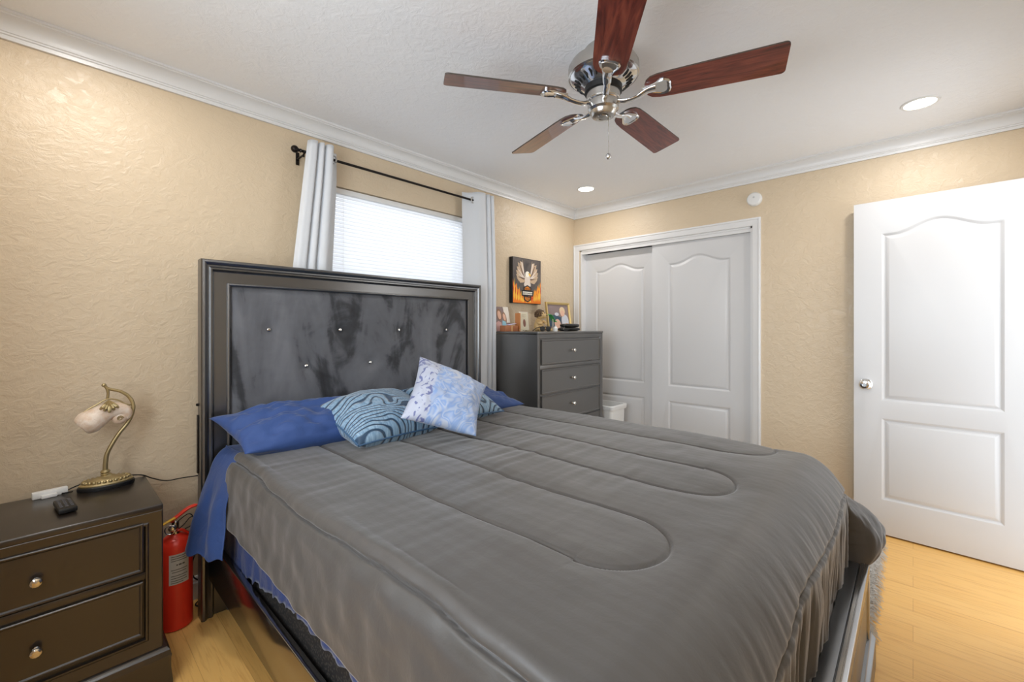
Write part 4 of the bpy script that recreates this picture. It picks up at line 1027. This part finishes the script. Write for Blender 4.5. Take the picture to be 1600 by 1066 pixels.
for x, h, w in ((0.05, 0.56, 0.03), (0.12, 0.42, 0.03), (0.2, 0.36, 0.035), (0.28, 0.28, 0.03), (0.75, 0.33, 0.03), (0.82, 0.38, 0.03), (0.9, 0.46, 0.03), (0.96, 0.5, 0.03), (0.35, 0.16, 0.04), (0.6, 0.14, 0.04), (0.48, 0.12, 0.04)):
    shapes.append([(x - w, h * 0.25), (x, h * 0.1), (x + w, h * 0.3), (x + w * 0.3, h * 0.6), (x + w * 0.5, h), (x - w * 0.5, h * 0.65)]); mis.append(3)
shapes += [wing(-1), wing(1)]; mis += [4, 4]
for s in (0, 1):
    for (a, b, c) in ((0.30, 0.90, 0.02), (0.23, 0.84, 0.02), (0.18, 0.74, 0.018), (0.16, 0.65, 0.018), (0.19, 0.56, 0.018)):
        q = [(0.42, 0.56), (a + c, b), (a - c, b + 0.02), (0.38, 0.52)]; shapes.append([(1 - x, y) for x, y in q][::-1] if s else q); mis.append(5 if (a * 100) % 2 < 1 else 9)
shapes += [ell(0.50, 0.52, 0.095, 0.17), ell(0.50, 0.42, 0.12, 0.08), ell(0.50, 0.655, 0.075, 0.065), [(0.54, 0.69), (0.62, 0.65), (0.61, 0.61), (0.55, 0.63)], ell(0.535, 0.67, 0.010, 0.008)]; mis += [5, 5, 6, 3, 7]
shapes += [[(0.36, 0.36), (0.50, 0.41), (0.64, 0.36), (0.64, 0.29), (0.36, 0.29)], [(0.40, 0.34), (0.50, 0.38), (0.60, 0.34), (0.60, 0.30), (0.40, 0.30)], [(0.30, 0.16), (0.70, 0.16), (0.70, 0.29), (0.30, 0.29)], [(0.33, 0.19), (0.67, 0.19), (0.67, 0.26), (0.33, 0.26)], [(0.36, 0.15), (0.64, 0.15), (0.62, 0.07), (0.50, 0.02), (0.38, 0.07)], [(0.40, 0.13), (0.60, 0.13), (0.58, 0.08), (0.50, 0.05), (0.42, 0.08)]]; mis += [7, 8, 7, 6, 7, 8]
mb = MB(); mb_fn = pY(YA - KD)
for i, (poly, mi) in enumerate(zip(shapes, mis)):
    mb.prism([(KX0 + 0.003 + (KX1 - KX0 - 0.006) * x, KZ0 + 0.003 + (KZ1 - KZ0 - 0.006) * y) for x, y in poly], mb_fn, 0.0003 + 0.00008 * (i + 1), mi)
mb.build('print', cm, cv, smooth=False)
def text_mesh(name, body, size, loc, m, parent, xs=1.0):
    cu = bpy.data.curves.new(name, 'FONT'); cu.body = body; cu.size = size; cu.align_x = 'CENTER'; cu.align_y = 'CENTER'; cu.extrude = 0.0002
    to = bpy.data.objects.new(name + '_tmp', cu); COL.objects.link(to)
    me = bpy.data.meshes.new_from_object(to.evaluated_get(bpy.context.evaluated_depsgraph_get())); bpy.data.objects.remove(to)
    o = Vector(parent['_o'])
    for v in me.vertices: x, y, zz = v.co; v.co = Vector((loc[0] + x * xs, loc[1] - zz, loc[2] + y)) - o
    me.materials.clear(); me.materials.append(m); ob = bpy.data.objects.new(name, me); COL.objects.link(ob); ob.parent = parent; return ob
kx = (KX0 + KX1) / 2
for s_, zf, sz, xs, m in (('HARLEY-DAVIDSON', 0.225, 0.020, 0.72, cm[7]), ('MOTOR', 0.325, 0.020, 0.9, cm[7]), ('CYCLES', 0.10, 0.016, 0.9, cm[7])):
    text_mesh('badge_text', s_, sz, (kx, YA - KD - 0.0045, KZ0 + zf * (KZ1 - KZ0)), m, cv, xs)

# ================================================================== CEILING FAN
FX, FYc, BZ, TH, BR, BW, PIT = 1.554, 0.9345, 2.218, 216.8, 0.649, 0.142, radians(-13.7)
fan = thing('ceiling_fan', 'five blade ceiling fan with rosewood blades and a nickel motor', 'ceiling fan', (FX, FYc, ZC))
O = (FX, FYc, 0)
mb = MB(); mb.lathe([(0.070, ZC), (0.078, ZC - 0.008), (0.080, ZC - 0.030), (0.066, ZC - 0.046), (0.050, ZC - 0.052)], O, n=40); mb.build('canopy', M['nickel'], fan)
mb = MB(); mb.lathe([(0.050, 2.372), (0.110, 2.368), (0.134, 2.356), (0.143, 2.338), (0.143, 2.302), (0.138, 2.298)], O, n=56); mb.build('motor_housing', M['nickel'], fan)
mb = MB(); mb.lathe([(0.138, 2.300), (0.130, 2.292), (0.122, 2.288), (0.085, 2.262), (0.076, 2.258)], O, n=56, caps=False)
vh = mb.build('vent_ring', M['chrome'], fan)
mb = MB()
for k in range(30):
    a = 2 * pi * k / 30 + 0.05; u = Vector((cos(a), sin(a), 0)); tv_ = Vector((-sin(a), cos(a), 0))
    p0 = Vector((FX, FYc, 2.2675)) + u * 0.092; p1 = Vector((FX, FYc, 2.2845)) + u * 0.118
    mb.tube([p0 - Vector((0, 0, 0.0008)), (p0 + p1) / 2 + tv_ * 0.004 - Vector((0, 0, 0.0008)), p1 - Vector((0, 0, 0.0008))], [0.003, 0.0052, 0.003], 8)
mb.build('vent_slots', M['rubber'], vh)
mb = MB(); mb.lathe([(0.076, 2.262), (0.076, 2.236), (0.070, 2.232)], O, n=40); mb.build('flywheel', M['rubber'], fan)
mb = MB(); mb.lathe([(0.068, 2.234), (0.068, 2.205), (0.066, 2.202), (0.066, 2.199), (0.062, 2.196), (0.064, 2.186), (0.062, 2.166), (0.054, 2.158), (0.050, 2.146), (0.044, 2.139), (0.030, 2.137), (0.029, 2.140), (0, 2.140)], O, n=40)
sw = mb.build('switch_housing', M['nickel'], fan, angle=25)
mb = MB(); mb.lathe([(0.027, 2.1375), (0.024, 2.1345), (0, 2.134)], O, n=24, sx=1, sy=0.7); mb.build('badge', M['nickel'], sw)
for k in range(5):
    A = radians(TH + 72 * k); u = Vector((cos(A), sin(A), 0)); tz = Vector((-sin(A), cos(A), 0)); v = tz * cos(PIT) + Vector((0, 0, sin(PIT))); nn = u.cross(v)
    if nn.z < 0: nn = -nn
    ctr = Vector((FX, FYc, BZ))
    def bp_(r, w, d): return ctr + u * r + v * w + nn * d
    # outline of the blade
    W2 = BW / 2; out = []
    r0, r1 = 0.165, BR; wi = 0.052
    pts = []
    for q in range(7): a = q / 6 * pi / 2; pts.append((r1 - 0.016 + 0.016 * sin(a), W2 - 0.016 + 0.016 * cos(a)))
    tip = pts
    root = [(r0, 0.0), (r0 + 0.001, 0.020), (r0 + 0.008, 0.038), (r0 + 0.024, 0.053), (r0 + 0.05, 0.060), (r0 + 0.10, 0.063)]
    half = root + tip
    poly = half + [(r, -w) for r, w in half[::-1][:-1]]
    n = len(poly); th = 0.006
    vs = [bp_(r, w, -th / 2) for r, w in poly] + [bp_(r, w, th / 2) for r, w in poly]
    uv = [(r + k * 1.37, w + k * 0.51) for r, w in poly] * 2
    mb = MB(); mb.add(vs, [tuple(range(n)), tuple(range(2 * n - 1, n - 1, -1))], 0, uv); mb.add(vs, [(i, n + i, n + (i + 1) % n, (i + 1) % n) for i in range(n)], 1)
    mb.build('blade', [M['wood'], M['edge']], fan, smooth=False)
    # blade iron: arm and flared pad under the blade
    mb = MB(); d0 = -0.0035
    arm = spl([ctr + u * 0.062 + Vector((0, 0, -0.028)), ctr + u * 0.095 + Vector((0, 0, -0.034)), ctr + u * 0.135 + Vector((0, 0, -0.028)), bp_(0.175, 0, -0.013), bp_(0.205, 0, -0.009)], 7)
    mb.tube(arm, [0.013] * 8 + [0.0125] * 8 + [0.015 + 0.006 * i / 12 for i in range(len(arm) - 16)], 12, flat=0.55, up=(0, 0, 1))
    plan = [(0.155, 0.012), (0.180, 0.017), (0.205, 0.028), (0.225, 0.038), (0.243, 0.040), (0.258, 0.032), (0.264, 0.014), (0.262, 0.0)]
    pl = plan + [(r, -w) for r, w in plan[::-1][1:]]
    m_ = len(pl)
    rings = []
    for sc, d in ((1.0, d0), (1.0, d0 - 0.006), (0.90, d0 - 0.010), (0.80, d0 - 0.009), (0.70, d0 - 0.0065)):
        rc = 0.215; rings.append([bp_(rc + (r - rc) * sc, w * sc, d) for r, w in pl])
    mb.sweep([r + [r[0]] for r in rings], False); mb.add(rings[-1], [tuple(range(m_))])
    mb.build('blade_iron', M['chrome'], fan, angle=40)
px_, py_ = FX + 0.020, FYc - 0.012
mb = MB(); mb.tube([(px_ + 0.0, py_, 2.150), (px_, py_, 1.990)], 0.0011, 6)
for k in range(2): mb.sphere((px_, py_, 2.085 - 0.05 * k), 0.0022, 8)
ch = mb.build('pull_chain', M['nickel'], fan)
mb = MB(); mb.lathe([(0.0, 0.013), (0.006, 0.012), (0.010, 0.006), (0.0115, 0), (0.010, -0.006), (0.006, -0.011), (0, -0.012)], (px_, py_, 1.977), n=16); mb.build('chain_fob', M['chrome'], ch)

# ================================================================== RECESSED LIGHTS, SMOKE DETECTOR
for x, y, lb in ((3.03, 1.985, 'lit round recessed ceiling light in the corner nearest the window wall'), (3.038, -0.026, 'lit round recessed ceiling light above the open white door'), (0.08, 1.985, 'lit round recessed ceiling light above the nightstand'), (0.08, -0.026, 'lit round recessed ceiling light added unseen behind the camera')):  # the one behind the camera is added to raise the room's brightness
    t = thing('recessed_light', lb, 'ceiling light', (x, y, ZC), 'recessed ceiling lights')
    mb = MB(); mb.lathe([(0.062, -0.003), (0.064, -0.006), (0.074, -0.005), (0.078, 0.0), (0.062, 0.0), (0.062, -0.003)], (x, y, ZC), n=40, caps=False); mb.build('trim_ring', M['plastic'], t)
    mb = MB(); mb.lathe([(0.063, -0.002), (0.060, -0.004), (0.0, -0.0045)], (x, y, ZC), n=40, caps=False); mb.build('diffuser', M['led'], t)
    l = bpy.data.lights.new('recessed_lamp', 'AREA'); l.shape = 'DISK'; l.size = 0.12; l.energy = LAMP_W; l.color = (1.0, 0.97, 0.94)
    lo = bpy.data.objects.new('recessed_lamp', l); COL.objects.link(lo); lo.location = (0, 0, -0.012); lo.parent = t
sd = thing('smoke_detector', 'round white smoke detector on the wall above the closet doors', 'smoke detector', (XB, 0.853, 2.211))
mb = MB(); mb.lathe([(0.050, 0), (0.051, 0.006), (0.049, 0.022), (0.042, 0.030), (0.020, 0.032), (0, 0.032)], (XB, 0.853, 2.211), (-1, 0, 0), 36); mb.build('body', M['plastic'], sd)
mb = MB(); mb.lathe([(0.006, 0.031), (0.006, 0.034), (0, 0.034)], (XB, 0.853, 2.222), (-1, 0, 0), 14); mb.build('test_button', flat('button_grey', (190, 190, 190)), sd)

# ================================================================== BIN AND RUG
bn = thing('storage_bin', 'white plastic bin between the dresser and the closet door', 'bin', (3.38, 2.02, 0))
def ring(cx, cy, hx, hy, z, r=0.03, n=6):
    P = []
    for sx, sy, a0 in ((1, 1, 0), (-1, 1, 90), (-1, -1, 180), (1, -1, 270)):
        for k in range(n): a = radians(a0 + 90 * k / (n - 1)); P.append((cx + sx * (hx - r) + r * cos(a), cy + sy * (hy - r) + r * sin(a), z))
    return P
mb = MB(); cx_, cy_ = 3.385, 2.015
R_ = [ring(cx_, cy_, 0.105, 0.120, 0.0), ring(cx_, cy_, 0.118, 0.135, 0.52), ring(cx_, cy_, 0.113, 0.130, 0.52), ring(cx_, cy_, 0.100, 0.115, 0.02)]
mb.sweep([r + [r[0]] for r in R_], False); mb.add(R_[0], [tuple(range(len(R_[0])))]); mb.add(R_[-1], [tuple(range(len(R_[0])))]); mb.build('tub', M['plastic'], bn)
mb = MB(); R_ = [ring(cx_, cy_, 0.118, 0.135, 0.555), ring(cx_, cy_, 0.130, 0.147, 0.553), ring(cx_, cy_, 0.134, 0.151, 0.565), ring(cx_, cy_, 0.134, 0.151, 0.587), ring(cx_, cy_, 0.130, 0.147, 0.592), ring(cx_, cy_, 0.113, 0.130, 0.592), ring(cx_, cy_, 0.110, 0.127, 0.52)]
mb.sweep([r + [r[0]] for r in R_], False); mb.sweep([r + [r[0]] for r in (ring(cx_, cy_, 0.118, 0.135, 0.51), ring(cx_, cy_, 0.118, 0.135, 0.556))], False); mb.build('rim', M['plastic'], bn)
rg = thing('rug', 'pale grey shaggy rug with a fringed edge on the floor beyond the bed', 'rug', (2.75, 1.0, 0))
RX0, RX1, RY0, RY1 = 2.16, 3.30, 0.145, 1.75
rgm = fabric('rug_pile', (206, 202, 196), 0.9, 0.6, 90)
mb = MB(); mb.grid(lambda u, v: (RX0 + (RX1 - RX0) * u, RY0 + (RY1 - RY0) * v, 0.016 + 0.004 * nz(u * 30, v * 40)), 60, 80); mb.box((RX0, RY0, 0.001), (RX1, RY1, 0.014)); mb.build('pile', rgm, rg, angle=180)
mb = MB(); rr = random.Random(5)
for k in range(900):
    x = rr.uniform(RX0, RX1); y = RY0 + rr.uniform(0, 0.05); a = rr.uniform(-0.7, 0.7); L = rr.uniform(0.03, 0.055)
    mb.tube([(x, y, 0.012), (x + sin(a) * L * 0.5, y - cos(a) * L * 0.5, 0.022), (x + sin(a) * L, y - cos(a) * L, 0.005)], [0.0018, 0.0018, 0.0008], 4)
mb.build('fringe', [rgm], rg)['kind'] = 'stuff'

for o in bpy.data.objects:
    if '_o' in o: del o['_o']
